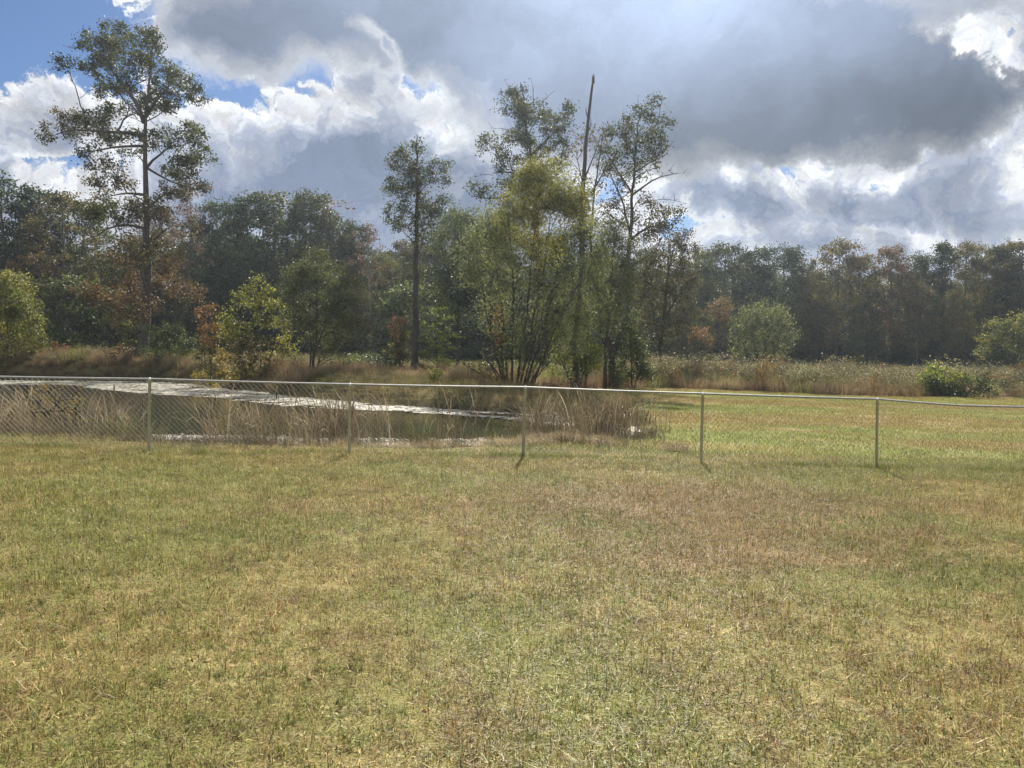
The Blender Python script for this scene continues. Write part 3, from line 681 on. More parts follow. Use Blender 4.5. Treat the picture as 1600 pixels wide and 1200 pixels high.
scatter('bank_weeds', pts, weed_src, .20, .58, 'dense brown dead weeds on the near bank behind the fence', 'weeds', .1)
# dense reed stand closing the right tip of the pond
tipc = PZ(968, 676, WZ)
rt = [(x, y, g1(x, y)) for x, y in [(tipc[0] + a_ * .75, tipc[1] + b_ * 1.6) for a_, b_ in np.random.default_rng(9).normal(size=(70, 2)) * [.5, .5] - [.65, 0]]]
tall_src = [src('reed_tall', reed_arr(26, .3, (.6, 1.15), .16, 160 + k, -.2), [MW if k else MR]) for k in range(4)]
scatter('reed_bed', np.array(rt), tall_src, .75, 1.1, 'upright brown reed bed at the right tip of the pond', 'reeds', .06)
pts = gridpts(-6, 3.4, 14.6, 19, .34, lambda x, y, r: view(x, y) & (np.abs(sdist(x, y) + .1) < .7) & (nm(x, y, 1.4, 3.1, 1) + r.normal(size=len(x)) * .7 > 1.0), 6)
scatter('upright_reeds', pts, tall_src, .6, 1.05, 'upright brown stalks standing in the near shallows', 'reeds', .06)
# cattail heads rising out of the reeds
cat_m, T = mat('cattail'); p = T.new('ShaderNodeBsdfPrincipled'); g = T.new('ShaderNodeNewGeometry')
T.put(p.inputs['Base Color'], T.ramp(T.noise(g.outputs['Position'], 60, 3), [(.4, (.045, .024, .012)), (.6, (.12, .075, .04))])); p.inputs['Roughness'].default_value = .95; finish(T, p.outputs[0])
cats = [(223, 622, 15.6, 'dark cattail spike beside the leftmost full fence post'), (178, 596, 15.9, 'pale frayed cattail reaching the top rail, left of the leftmost post'), (336, 618, 15.8, 'short dark cattail head between the first two posts'),
        (432, 606, 15.6, 'fluffy tan cattail head just under the rail'), (690, 615, 15.8, 'pale bent cattail standing near the pond centre'), (743, 602, 15.6, 'tall cattail with a pale tuft poking above the rail'), (900, 648, 17, 'thin cattail before the right end of the pond')]
for (px, py, d, lab) in cats:
    b_ = P(px, 690, d); gz = max(g1(b_[0], d), WZ - .3); tp = P(px, py, d); h = tp[2] - gz
    e = tag(empty('cattail', (b_[0], d, gz)), lab, 'cattail', 'cattails at the pond edge')
    c1_ = np.array([[0, 0, -.05], [.02, 0, h * .5], [tp[0] - b_[0], .01, h]])
    V, Fc, L_ = tubes([(c1_, np.array([.006, .005, .003]))], 5); mobj('stalk', npmesh('stalk', V, Fc, L_, [MR]), e)
    hd = np.array([c1_[2] * (1 - t_) + c1_[1] * t_ for t_ in (.06, .09, .16, .30, .36, .38)][::-1]); V, Fc, L_ = tubes([(hd, np.array([.004, .014, .019, .018, .011, .003]))], 8)
    mobj('seed_head', npmesh('seed_head', V, Fc, L_, [MR if 'pale' in lab or 'tan' in lab else cat_m], smooth=True), e)

# straw litter piled on the near bank
MS = grassmat('straw', [(.24, .18, .09), (.40, .31, .17), (.55, .46, .30)], nscale=2)
straw = [src('straw_wisp', bladesheet(120, .22, (.08, .22), (.004, .008), 1.35, 180 + k, 2, .1, .07), [MS]) for k in range(3)]
sp = []
for (px, py, d, wx, n_) in [(880, 700, 15.2, 1.0, 60), (760, 703, 14.6, 1.6, 34), (1050, 706, 14.9, .5, 14), (620, 700, 14.4, 2.2, 30)]:
    c_ = P(px, py, d)
    for _ in range(n_):
        x_, y_ = c_[0] + rng.normal() * wx * .5, c_[1] + rng.normal() * .16; sp.append((x_, y_, g1(x_, y_) + .01))
scatter('straw_litter', np.array(sp), straw, .5, 1.1, 'pale cut reed litter heaped on the near bank', 'straw', .25)
# dead leaves on the lawn
dl = np.random.default_rng(77); n = 900; ly = 2.8 + 10.5 * dl.uniform(0, 1, n) ** .9; lx = dl.uniform(-.7, .7, n) * ly
c_ = np.stack([lx, ly, ground(lx, ly) + dl.uniform(.025, .05, n)], -1)
V = leafquads(c_, .026, .6, dl, 1.2)
MDL = leafmat('dead_leaf', [(.12, .06, .03), (.26, .15, .08), (.30, .20, .11)], trans=.15, spec=.1)
tag(mobj('fallen_leaves', npmesh('fallen_leaves', V, np.arange(n * 4), np.full(n, 4), [MDL])), 'small dry brown leaves lying in the lawn', 'leaves', kind='stuff')

# rough field
MF1 = grassmat('field_red', [(.14, .095, .05), (.25, .18, .10), (.37, .28, .16)], nscale=.35, trans=.52)
MF2 = grassmat('field_green', [(.12, .13, .045), (.20, .21, .07), (.30, .28, .12)], nscale=.3, trans=.52)
MFW = leafmat('weed_fluff', [(.12, .12, .07), (.25, .24, .17), (.45, .42, .34)], trans=.4)
MWL = leafmat('weed_leaf', [(.09, .085, .042), (.165, .145, .075), (.26, .215, .13)], trans=.4)
fg = [src('tall_grass', bladesheet(150, .55, (.4, 1.0), (.012, .026), .28, 200 + k, 2), [MF1]) for k in range(4)]
fgg = [src('green_grass', bladesheet(150, .55, (.3, .8), (.014, .03), .35, 220 + k, 2), [MF2]) for k in range(3)]
def weedclump(seed, wh):
    A1 = weed_arr(12, .6, (.7, 1.35), seed, .075, 30, .5); rngk = np.random.default_rng(seed)
    nv = wh; c2_ = rngk.normal(size=(nv, 3)) * [.4, .4, .18] + [0, 0, 1.0]; v2 = leafquads(c2_, .07, .8, rngk, .4)
    arr = cat_arr(A1, (v2, np.arange(nv * 4), np.full(nv, 4))); mi = np.concatenate([np.zeros(len(A1[2])), np.ones(nv)]); return arr, mi
wd_src = []
for k in range(4):
    arr, mi = weedclump(240 + k, 90); V, Fc, L_ = arr; wd_src.append(bpy.data.objects.new('tall_weed', npmesh('tall_weed', V, Fc, L_, [MWL, MFW], mi)))
MRW = leafmat('rusty_weed_leaf', [(.10, .06, .03), (.22, .12, .055), (.30, .20, .09)])
rw_src = [src('rusty_weed', weed_arr(14, .6, (.6, 1.2), 250 + k, .06, 34), [MRW]) for k in range(3)]
msk = lambda x, y, r: view(x, y, 4) & (roughf(x, y) > .5) & (sdist(x, y) > .8)
fr = lambda x, y: np.clip((y - np.where(x < 2, 45, lawn_far(x))) / np.where(x < 2, 30, 14), 0, 1)
pts = gridpts(-60, 60, 24, 76, .62, lambda x, y, r: msk(x, y, r) & (fr(x, y) + r.normal(size=len(x)) * .25 < .65 + .1 * (x < 2)), 7)
scatter('field_grass', pts, fg, .25, .85, 'tall reddish brown broom grass behind the mown lawn', 'grass', .1)
pts = gridpts(-60, 70, 30, 105, .95, lambda x, y, r: msk(x, y, r) & (fr(x, y) + r.normal(size=len(x)) * .2 > .35 + .25 * (x < 2)), 8)
scatter('green_field_grass', pts, fgg, .8, 1.5, 'greener rough grass in the back of the field', 'grass', .1)
scatter('green_patches', gridpts(-60, 3, 28, 66, .9, lambda x, y, r: msk(x, y, r) & (nm(x, y * .5, .3, .7, 2) + r.normal(size=len(x)) * .4 > .7), 20), fgg, .5, 1.0, 'patches of green grass in the left field', 'grass', .1)
pts = gridpts(5, 62, 42, 92, .95, lambda x, y, r: msk(x, y, r) & (fr(x, y) + r.normal(size=len(x)) * .2 > .08) & (nm(x, y * .4, .35, .8) + r.normal(size=len(x)) * .5 > -.1), 9)
scatter('low_weeds', gridpts(5, 62, 42, 92, 1.0, lambda x, y, r: msk(x, y, r) & (fr(x, y) + r.normal(size=len(x)) * .2 > .1), 19), wd_src + rw_src, .3, .7, 'low tan and grey green weeds filling the right field', 'weeds', .1)
scatter('tall_weeds', pts, wd_src + rw_src[:1], .5, 1.25, 'grey green weeds with white fluffy tops across the right field', 'weeds', .08)
pts = gridpts(-45, 6, 33, 80, 1.5, lambda x, y, r: msk(x, y, r) & (nm(x, y * .4, .35, .8) + r.normal(size=len(x)) * .8 > .1), 10)
scatter('field_weeds', pts, wd_src + rw_src, .35, .85, 'scattered weeds in the left field', 'weeds', .08)
pts = gridpts(4, 62, 42, 75, 1.5, lambda x, y, r: msk(x, y, r) & (nm(x, y * .3, .5, 1.2, 1) + r.normal(size=len(x)) * .5 > .85 + .03 * np.maximum(0, x - 14)), 14)
scatter('brush', pts, wd_src + rw_src[:1], 1.0, 1.75, 'tall grey green scrub clumps standing above the right field grass', 'scrub', .12)
pts = gridpts(-60, 62, 28, 60, 1.1, lambda x, y, r: msk(x, y, r) & (fr(x, y) < .5) & (nm(x, y * .3, .9, 1.7, 3) + r.normal(size=len(x)) * .7 > .6), 15)
scatter('tall_broom_grass', pts, fg, .75, 1.2, 'taller pale clumps of dry grass in the front of the field', 'grass', .12)
rs_ = np.random.default_rng(55)
t0_ = Tree(500); t0_.stem([[0, 0, -.1], [0, 0, .5]], .02, .008)
for k in range(9):
    a_ = k * 2.4; t0_.blob([math.cos(a_) * .45, math.sin(a_) * .45, rs_.uniform(.35, .85)], (.38, .38, .25), 150, .13, .09, .6, 0)
tm0, cm0 = t0_.meshes(BARKD, [M_MID])
FS = [(1052, 52, 'low green shrub at the left end of the right field, nearest the oak trunk'), (1130, 54, 'low dark shrub in the weeds below the red brown tree'),
      (1168, 50, 'grey green shrub in the weeds before the left foot of the rounded bush'), (1238, 53, 'olive brown shrub in the weeds before the right foot of the rounded bush'),
      (1262, 48.5, 'green shrub at the weed edge just right of the rounded bush'), (1302, 56, 'dark shrub in the weeds below the golden tree'), (1350, 50, 'grey green shrub midway between rounded bush and vine thicket'),
      (1387, 49, 'olive brown shrub in the weeds left of the vine thicket'), (1412, 54, 'green shrub directly left of the vine thicket, further back'), (1570, 50, 'dark shrub in the weeds right of the vine thicket'),
      (1592, 55, 'grey green shrub in the weeds by the right picture edge'), (742, 43, 'olive brown shrub in the grass left of the big willow stems'), (562, 50, 'green shrub in the field between the dead shrub and the reddish bush'), (588, 46, 'dark shrub in the field left of the reddish topped bush')]
for k, (px, d, lab) in enumerate(FS):
    b_ = P(px, 580, d); e = tag(empty('field_shrub', (b_[0], d, g1(b_[0], d))), lab, 'shrub', 'low shrubs in the field weeds')
    s_ = rs_.uniform(1.1, 1.7); e.scale = (s_ * 1.3, s_, s_ * .9); e.rotation_euler[2] = rs_.uniform(0, 6)
    mobj('stem', tm0, e); c_ = mobj('crown', cm0, e); c_.material_slots[0].link = 'OBJECT'; c_.material_slots[0].material = (M_MID, M_DARK, M_GREY, M_AUT)[k % 4]
pts = gridpts(-60, 0, 34, 66, .7, lambda x, y, r: view(x, y) & (sdist(x, y) > .3) & (sdist(x, y) < 5.2) & (y > 36), 16)
scatter('bank_broom_grass', pts, fg, .2, .55, 'low tan grass down the far left bank of the pond', 'grass', .15)
# far bank of the pond
MB = grassmat('bank_grass', [(.07, .065, .028), (.15, .13, .05), (.25, .20, .09)], nscale=.8, trans=.5)
bg_src = [src('bank_tuft', bladesheet(110, .3, (.15, .5), (.008, .018), .6, 260 + k, 2), [MB]) for k in range(4)]
pts = gridpts(-50, 4, 20, 66, .36, lambda x, y, r: view(x, y) & (y > 20.5) & (sdist(x, y) > -.2) & (sdist(x, y) < 5.0), 12)
scatter('bank_grass', pts, bg_src, .5, 1.05, 'dark overhanging grass on the far bank of the pond', 'grass', .15)
fl_src = [src('bank_weed', weed_arr(10, .35, (.35, .8), 280 + k, .05, 30), [MW if k % 2 else MWL]) for k in range(4)] + fg[:2]
pts = gridpts(-50, 4, 20, 66, .9, lambda x, y, r: view(x, y) & (y > 20.5) & (sdist(x, y) > .1) & (sdist(x, y) < 4.2) & (nm(x, y * .5, .7, 1.6) + r.normal(size=len(x)) * .7 > .5), 13)
scatter('far_bank_weeds', pts, fl_src, .35, .85, 'brown and green weeds along the far bank', 'weeds', .1)

def hero(name, label, cat, d, basepx, stems, blobs, leafs, bark=BARK, dens=150, clump=.28, L=.17, W=.6, deep=.9, group=None, seed=1, dead=(), fine=1.0,
         droop=0., upb=.5, zoff=.5, r0=None, flat=.85, basez=None, spread=.55, trim=0.12, ds=1.0):
    """a tree set out from measured limb and foliage positions at distance d; depths are spread through its real volume"""
    bx = P(basepx, 590, d)[0]; bz = g1(bx, d) if basez is None else basez; root = np.array([bx, d, bz - .08])
    t = Tree(seed); s = d / F
    def W3(px, py, dy=0.0):
        p_ = P(px, py, d); 
        return np.array([p_[0] - bx, dy, p_[2] - root[2]])
    first = True
    for st in stems:
        pts_, ra, rb = st[0], st[1], st[2]; dyy = st[3] if len(st) > 3 else 0.
        n = len(pts_); q_ = [W3(px, py, dyy * (j / (n - 1))) for j, (px, py) in enumerate(pts_)]
        if pts_[0][1] > 566: q_[0][2] = 0.0
        t.stem(q_, ra, rb, .03, pw=1.0 if len(st) < 5 else st[4])
        if pts_[0][1] > 566 and ra > .12:   # root flare
            t.pol.append((np.array([[q_[0][0], q_[0][1], -.1], q_[0] + [0, 0, .35], q_[0] + [0, 0, 1.0]]) , np.array([ra * 1.7, ra * 1.25, ra * .98])))
    for db in dead: t.dead([W3(px, py, db[3] if len(db) > 3 else 0.) for px, py in db[0]], db[1], tw=db[2])
    xs_ = [b_[0] for b_ in blobs]; half = (max(xs_) - min(xs_)) / 2 * s if blobs else 1
    cxm = (max(xs_) + min(xs_)) / 2 if blobs else 0
    for b_ in blobs:
        px, py, rx, ry = b_[:4]; mi = b_[4] if len(b_) > 4 else 0; dm = b_[5] if len(b_) > 5 else 1.0
        off = (px - cxm) * s; room = math.sqrt(max(.05, 1 - min(1, (off / (half + .01)) ** 2))) * half * deep
        dy = t.rng.uniform(-1, 1) * room * spread
        rw, rh = rx * s, ry * s
        nleaf = int(2.3 * dens * dm * math.pi * rw * rh * (1 + .25 * (deep > .5)))
        c0 = W3(px, py, dy); t.blob(c0, (rw * 1.02, max(rw * .8, .35), rh * 1.12), max(12, int(nleaf * .75)), clump, L, W, mi, flat, upb, droop, fine=fine)
        for _ in range(3):
            th = t.rng.uniform(0, 6.28); k_ = t.rng.uniform(.28, .5)
            t.blob(c0 + np.array([math.cos(th) * rw * .95, t.rng.normal() * rw * .4, math.sin(th) * (rh + rw * .25) * .95]), (rw * k_, rw * k_, max(rh, rw * .6) * k_ * 1.1), max(6, int(nleaf * .16)), clump * .8, L, W, mi, flat, upb, droop, fine=fine)
    tm, cm = t.meshes(bark, leafs)
    e = tag(empty(name, root), label, cat, group)
    mobj('trunk', tm, e)
    if cm: mobj('crown', cm, e)
    return e

# 1 tall oak left of the pond
hero('oak_tree', 'tallest oak, crown in stacked tiers, rusty below, across the pond', 'tree', 56, 222,
     [([(221, 575), (226, 520), (229, 470), (230, 400), (229, 330), (227, 270), (226, 200), (230, 155), (235, 115), (238, 75), (240, 55)], .41, .03, 0, 1.15),
      ([(225, 192), (214, 160), (196, 140), (175, 112), (150, 85), (128, 66)], .17, .03, .6), ([(226, 186), (242, 160), (262, 145), (280, 125)], .12, .025, -.5),
      ([(223, 212), (208, 206), (170, 205), (130, 200), (95, 198), (72, 208)], .15, .02, .8), ([(224, 228), (200, 230), (170, 236), (135, 246)], .11, .02, -1.0),
      ([(229, 262), (245, 250), (262, 235), (285, 228)], .11, .02, -.8), ([(229, 262), (250, 275), (280, 292), (305, 292)], .10, .02, .8),
      ([(229, 305), (210, 300), (185, 298), (160, 305)], .12, .02, .6), ([(230, 358), (212, 352), (190, 350), (165, 362), (152, 378)], .13, .02, -.8),
      ([(231, 385), (245, 370), (262, 350), (275, 342)], .09, .02, .5), ([(229, 330), (200, 330), (170, 318)], .09, .02, 1.0)],
     [(155, 50, 36, 16), (178, 44, 14, 9), (132, 62, 16, 9), (140, 82, 28, 13), (185, 82, 24, 14), (234, 66, 18, 14), (232, 92, 28, 16), (258, 82, 15, 12), (205, 98, 20, 14), (126, 112, 12, 10), (150, 122, 26, 9), (193, 118, 26, 14), (266, 108, 16, 13),
      (285, 126, 12, 14), (180, 150, 30, 8), (225, 140, 24, 13), (262, 142, 28, 12), (298, 152, 16, 5), (252, 165, 18, 9), (205, 160, 12, 6),
      (118, 178, 32, 10, 1), (90, 190, 22, 9, 1), (70, 207, 12, 8), (145, 192, 24, 11, 1), (190, 200, 26, 10), (205, 213, 18, 9), (112, 212, 12, 5), (150, 238, 20, 4), (190, 228, 18, 6), (133, 245, 6, 4), (160, 215, 14, 8),
      (290, 195, 16, 10), (300, 213, 13, 11), (270, 210, 22, 9), (255, 232, 22, 9), (292, 240, 24, 12), (308, 262, 15, 11), (280, 262, 24, 9), (248, 262, 14, 8),
      (190, 268, 30, 9, 1), (160, 284, 18, 9, 1), (205, 288, 18, 8, 1), (255, 288, 24, 9, 1), (298, 290, 24, 10, 1), (323, 298, 8, 8, 1), (150, 305, 20, 8, 1), (278, 312, 16, 7, 1), (200, 312, 14, 6, 1),
      (180, 332, 32, 11, 0), (148, 330, 20, 9, 0), (205, 345, 22, 9, 1), (235, 322, 28, 10, 1), (262, 340, 24, 12, 1), (285, 352, 14, 10, 1),
      (198, 378, 30, 10, 1), (255, 382, 30, 12, 1), (172, 398, 24, 9, 2), (235, 408, 28, 11, 1), (280, 418, 16, 9, 2), (190, 438, 32, 9, 2), (250, 440, 36, 9, 2), (292, 450, 26, 7, 2), (210, 468, 40, 9, 2), (160, 460, 22, 8, 2), (300, 461, 18, 4, 2), (240, 486, 26, 8, 2), (185, 490, 22, 8, 2)],
     [M_OAK, M_OAKB, M_RUST], BARK, dens=128, clump=.24, L=.185, seed=11, dead=[([(128, 75), (110, 76), (98, 70)], .03, 5), ([(224, 192), (205, 182), (185, 180)], .03, 4), ([(232, 182), (240, 196), (254, 203)], .03, 3), ([(232, 420), (255, 440), (275, 452)], .03, 3)])
# 2 narrow tall tree
hero('sweetgum_tree', 'narrow tall tree with a dark vine wrapped trunk, standing alone between the clumps', 'tree', 50, 648,
     [([(648, 585), (649, 540), (650, 470), (650, 400), (651, 330), (652, 270), (652, 212)], .25, .02, 0, .7)],
     [(652, 226, 9, 8), (630, 236, 20, 9), (617, 250, 12, 9), (645, 250, 16, 10), (680, 260, 12, 7), (697, 257, 9, 7), (662, 275, 22, 11), (632, 273, 20, 11), (611, 287, 11, 8), (690, 282, 12, 6), (652, 298, 24, 11), (619, 303, 16, 8), (690, 308, 13, 7),
      (672, 318, 18, 9), (628, 328, 20, 10), (614, 345, 14, 6), (655, 335, 18, 11), (638, 355, 20, 7), (670, 350, 18, 9), (680, 335, 12, 7), (650, 380, 14, 10, 0, .6), (651, 430, 9, 18, 0, .5), (650, 490, 8, 22, 0, .5)],
     [M_OAK], BARKD, dens=170, clump=.2, L=.15, seed=12, dead=[([(652, 225), (652, 208)], .02, 3), ([(692, 285), (700, 278), (705, 270)], .015, 3)])
# 3 big tree behind the willow
hero('oak_tree', 'tall oak with dead twigs on top behind the willow, left of the snag', 'tree', 52, 852,
     [([(852, 605), (851, 550), (847, 480), (842, 400), (835, 310), (829, 250), (824, 200), (819, 160), (816, 140)], .30, .025, 0, 1.1),
      ([(828, 245), (845, 225), (868, 208), (885, 185)], .12, .02, .5), ([(832, 280), (810, 268), (785, 270), (770, 274)], .1, .02, -.6), ([(830, 290), (800, 305), (765, 312), (735, 303)], .1, .02, .6), ([(826, 222), (805, 215), (785, 220)], .08, .02, .4)],
     [(808, 143, 18, 10), (832, 162, 28, 13), (800, 178, 20, 9), (838, 190, 28, 14), (815, 200, 22, 12), (882, 182, 11, 16), (892, 165, 7, 9), (865, 205, 16, 12), (872, 228, 22, 10), (808, 217, 22, 10), (770, 224, 16, 7), (790, 236, 20, 9), (752, 229, 8, 6), (832, 243, 26, 11),
      (800, 258, 26, 8), (852, 262, 26, 8), (876, 253, 16, 8), (740, 297, 12, 7), (760, 300, 16, 7), (788, 290, 20, 9), (812, 280, 20, 8), (850, 285, 22, 8)],
     [M_OAK, M_OAKB], BARKD, dens=130, clump=.22, L=.17, seed=13, dead=[([(818, 185), (806, 160), (797, 145), (789, 121)], .045, 6, .3), ([(834, 165), (835, 145), (829, 122)], .03, 3), ([(845, 160), (858, 148), (868, 141)], .02, 3), ([(800, 165), (785, 162)], .015, 2), ([(790, 200), (775, 202), (768, 200)], .015, 3), ([(770, 274), (760, 270), (745, 276)], .02, 4)])
# 4 sparse tree beside the snag
hero('ash_tree', 'thin half bare tree with sparse brownish leaves around the foot of the snag', 'tree', 50, 922,
     [([(918, 605), (920, 500), (922, 400), (926, 330), (933, 270), (940, 225), (943, 200)], .16, .02), ([(922, 330), (908, 280), (900, 230)], .06, .015), ([(926, 300), (948, 260), (956, 240)], .06, .015)],
     [(930, 220, 22, 14), (905, 210, 14, 10), (946, 255, 16, 14), (890, 236, 9, 12), (933, 295, 18, 14), (900, 275, 14, 16), (952, 330, 20, 12), (888, 315, 12, 10), (925, 345, 18, 10), (940, 235, 14, 10)],
     [M_OAKB], BARKD, dens=55, clump=.26, L=.16, seed=14)
# 5 the snag
e = None
def snag():
    d = 48; bx = P(910, 590, d)[0]; bz = g1(bx, d) - .08; s = Tree(15)
    def W3(px, py, dy=0): p_ = P(px, py, d); return np.array([p_[0] - bx, dy, p_[2] - bz])
    q_ = [W3(910, 605)] + [W3(a_, b_) for a_, b_ in [(909, 500), (909, 400), (910, 320), (914, 240), (920, 175), (927, 120)]]; q_[0][2] = 0
    s.stem(q_, .23, .06, .015, pw=.8)
    tp = q_[-1]
    for k in range(5): s.pol.append((np.array([tp + [(k - 2) * .03, 0, -.4], tp + [(k - 2) * .035, .01, .1 + .12 * ((k * 7) % 5) / 4]]), np.array([.035, .006])))
    for pl_, r_ in [([(919, 185), (915, 176), (915, 168)], .05), ([(917, 208), (924, 198), (925, 188), (922, 181)], .035), ([(910, 300), (930, 303), (940, 306)], .03), ([(910, 318), (920, 326), (932, 336)], .03), ([(910, 290), (920, 262), (932, 235), (936, 220)], .06)]:
        s.stem([W3(a_, b_) for a_, b_ in pl_], r_, r_ * .3, .01)
    V, Fc, L_ = s.wood(); o_ = mobj('dead_snag', npmesh('dead_snag', V, Fc, L_, [BARKD], smooth=True), None, (bx, d, bz))
    tag(o_, 'bare dead tree pole with a broken splintered top, no leaves, between the two tall trees', 'dead tree')
snag()
# 6 right tall tree
hero('oak_tree', 'tall oak right of the snag with a long bare dead limb pointing right', 'tree', 46, 955,
     [([(955, 608), (956, 560), (957, 505), (966, 468), (978, 425), (985, 372), (988, 300), (990, 255), (996, 205), (1003, 165)], .24, .02, 0, 1.1),
      ([(986, 375), (978, 330), (968, 300), (955, 265)], .09, .02, .5), ([(989, 305), (972, 285), (962, 262), (945, 240)], .07, .02, -.4), ([(990, 270), (1005, 258), (1025, 250), (1040, 240)], .06, .015, .3),
      ([(985, 375), (1005, 355), (1030, 345), (1050, 350)], .09, .02, .5), ([(980, 420), (1000, 408), (1020, 395)], .08, .02, -.5)],
     [(1015, 163, 12, 9), (996, 183, 16, 11), (1036, 184, 14, 7), (1047, 193, 6, 5), (978, 200, 18, 10), (1016, 203, 20, 11), (958, 214, 16, 10), (1000, 226, 26, 11), (1032, 230, 15, 8), (962, 238, 22, 10), (1025, 252, 14, 7), (990, 255, 24, 10), (948, 264, 12, 9),
      (1003, 272, 16, 6), (973, 285, 12, 9), (1000, 312, 12, 6, 1, .6), (970, 308, 16, 8, 1, .7), (952, 320, 16, 8, 1, .6), (1018, 328, 20, 9, 1), (985, 333, 16, 8, 1), (1045, 343, 16, 12), (1010, 352, 18, 8, 1), (1058, 332, 8, 9), (1028, 362, 20, 8, 1), (1000, 372, 18, 9, 1, .8), (965, 345, 14, 9, 1, .7)],
     [M_OAK, M_OAKB], BARKD, dens=140, clump=.2, L=.15, seed=16,
     dead=[([(989, 303), (1005, 294), (1016, 280), (1028, 272), (1042, 268), (1055, 272), (1072, 268)], .07, 10, .3), ([(1045, 268), (1053, 258), (1055, 254)], .02, 3), ([(1018, 210), (1028, 192), (1035, 168), (1035, 153)], .03, 3), ([(1000, 185), (996, 165), (997, 148)], .02, 3), ([(975, 205), (974, 185), (974, 170)], .02, 2),
           ([(966, 215), (960, 195), (962, 186)], .02, 2), ([(1030, 240), (1042, 232), (1050, 226)], .025, 5), ([(1000, 320), (1030, 306), (1055, 312), (1072, 318)], .03, 8)])
# 7 lower tree right of it
hero('hickory_tree', 'mid height tree with yellow brown leaves, just right of the dead limb oak', 'tree', 58, 1040,
     [([(1030, 602), (1033, 540), (1038, 480), (1045, 420), (1055, 380)], .2, .025), ([(1033, 540), (1020, 480), (1012, 440)], .1, .02, .8), ([(1036, 500), (1060, 460), (1072, 440)], .09, .02, -.6)],
     [(1060, 372, 18, 9), (1040, 388, 26, 11), (1076, 395, 16, 12), (1015, 405, 22, 12), (1045, 412, 26, 12, 1), (1070, 425, 20, 12), (1030, 432, 26, 12, 1), (1058, 448, 24, 12), (1005, 435, 18, 12), (1022, 458, 22, 12, 1), (1050, 472, 22, 9), (1020, 485, 24, 9, 1), (1080, 450, 12, 14), (1000, 465, 16, 12), (1000, 505, 16, 10), (1060, 500, 18, 12), (1035, 515, 22, 12)],
     [M_OAKB, M_AUT], BARKD, dens=120, clump=.26, L=.17, seed=17)
# 8 the central willow
hero('willow_tree', 'biggest bushy willow with yellow tinted top, many stems fanning from the pond bank', 'tree', 33, 803,
     [([(795, 606), (790, 540), (780, 450), (768, 370), (757, 312)], .055, .011, .8), ([(806, 606), (812, 550), (824, 480), (832, 410), (840, 300)], .06, .011, -.4), ([(818, 606), (845, 535), (866, 455), (878, 385), (885, 330)], .065, .011, .5),
      ([(828, 604), (868, 505), (903, 445), (926, 410)], .06, .011, -.8), ([(800, 606), (802, 500), (800, 410), (795, 335)], .065, .012, -.9), ([(810, 606), (832, 510), (850, 430), (862, 300)], .055, .01, .2), ([(790, 606), (765, 520), (750, 440), (745, 380)], .07, .012, -.2), ([(815, 606), (850, 480), (900, 370)], .05, .01, .9), ([(798, 606), (780, 560), (790, 500), (775, 430)], .035, .008, .6), ([(812, 606), (822, 560), (845, 490), (838, 420)], .04, .008, .3), ([(822, 606), (842, 575), (880, 510), (915, 470)], .04, .008, .7), ([(803, 606), (795, 560), (815, 490), (808, 430)], .04, .008, -.6)],
     [(848, 283, 26, 13, 1, 1.7), (822, 300, 28, 15, 1, 1.7), (872, 302, 28, 15, 1, 1.6), (850, 330, 44, 18, 1, 1.5), (806, 335, 30, 18, 1, 1.6), (893, 338, 26, 20, 1, 1.5), (785, 350, 22, 18, 0, 1.2), (915, 355, 20, 18, 0, 1.2), (730, 405, 16, 16, 0, .5), (738, 435, 16, 16, 0, .45), (936, 400, 12, 18, 0, 1), (934, 450, 14, 20, 0, 1), (745, 365, 18, 12, 0, .8), (882, 365, 32, 17, 2), (838, 368, 36, 16, 1), (783, 370, 26, 17), (912, 380, 20, 19), (762, 345, 14, 14, 0, .6), (748, 385, 20, 16, 0, .6), (790, 408, 30, 15), (840, 408, 36, 15, 1, .8), (890, 408, 32, 16, 2), (922, 420, 16, 16),
      (760, 425, 22, 13, 0, .6), (850, 445, 42, 15, 0, .8), (900, 450, 30, 15), (800, 448, 34, 14, 0, .6), (868, 485, 38, 14, 0, .8), (825, 488, 32, 13, 0, .55), (908, 495, 26, 14), (850, 522, 38, 11, 0, .55), (895, 535, 24, 13, 0, .7), (780, 480, 26, 12, 0, .5), (800, 530, 30, 14, 2, .35), (850, 560, 34, 12, 2, .4), (815, 575, 26, 10, 2, .35), (775, 560, 16, 12, 2, .25)],
     [M_WIL, M_WILY, M_MID], BARKD, dens=350, clump=.26, L=.14, W=.30, spread=.95, seed=18, droop=.35, flat=1.0, fine=.7,
     dead=[([(792, 604), (775, 575), (757, 560), (744, 545)], .05, 6), ([(780, 604), (750, 582), (725, 570), (708, 560)], .03, 8), ([(785, 604), (765, 570), (750, 530), (720, 500)], .03, 8), ([(795, 604), (770, 540), (745, 490)], .03, 8), ([(825, 604), (845, 585), (862, 560)], .03, 6), ([(815, 604), (840, 570), (850, 545)], .03, 8)])
# red leaved sapling at its foot
hero('sapling', 'slim sapling wrapped in orange red leaves at the left foot of the big willow', 'tree', 34.5, 784,
     [([(786, 604), (784, 560), (785, 520), (783, 480)], .05, .012)],
     [(783, 488, 9, 7), (776, 502, 9, 6), (790, 508, 7, 6), (774, 522, 6, 8, 1), (784, 530, 6, 9, 1), (775, 540, 5, 5), (790, 555, 8, 10, 2, .4)], [M_RED, M_OR, M_OAKB], BARKD, dens=300, clump=.08, L=.11, seed=19)
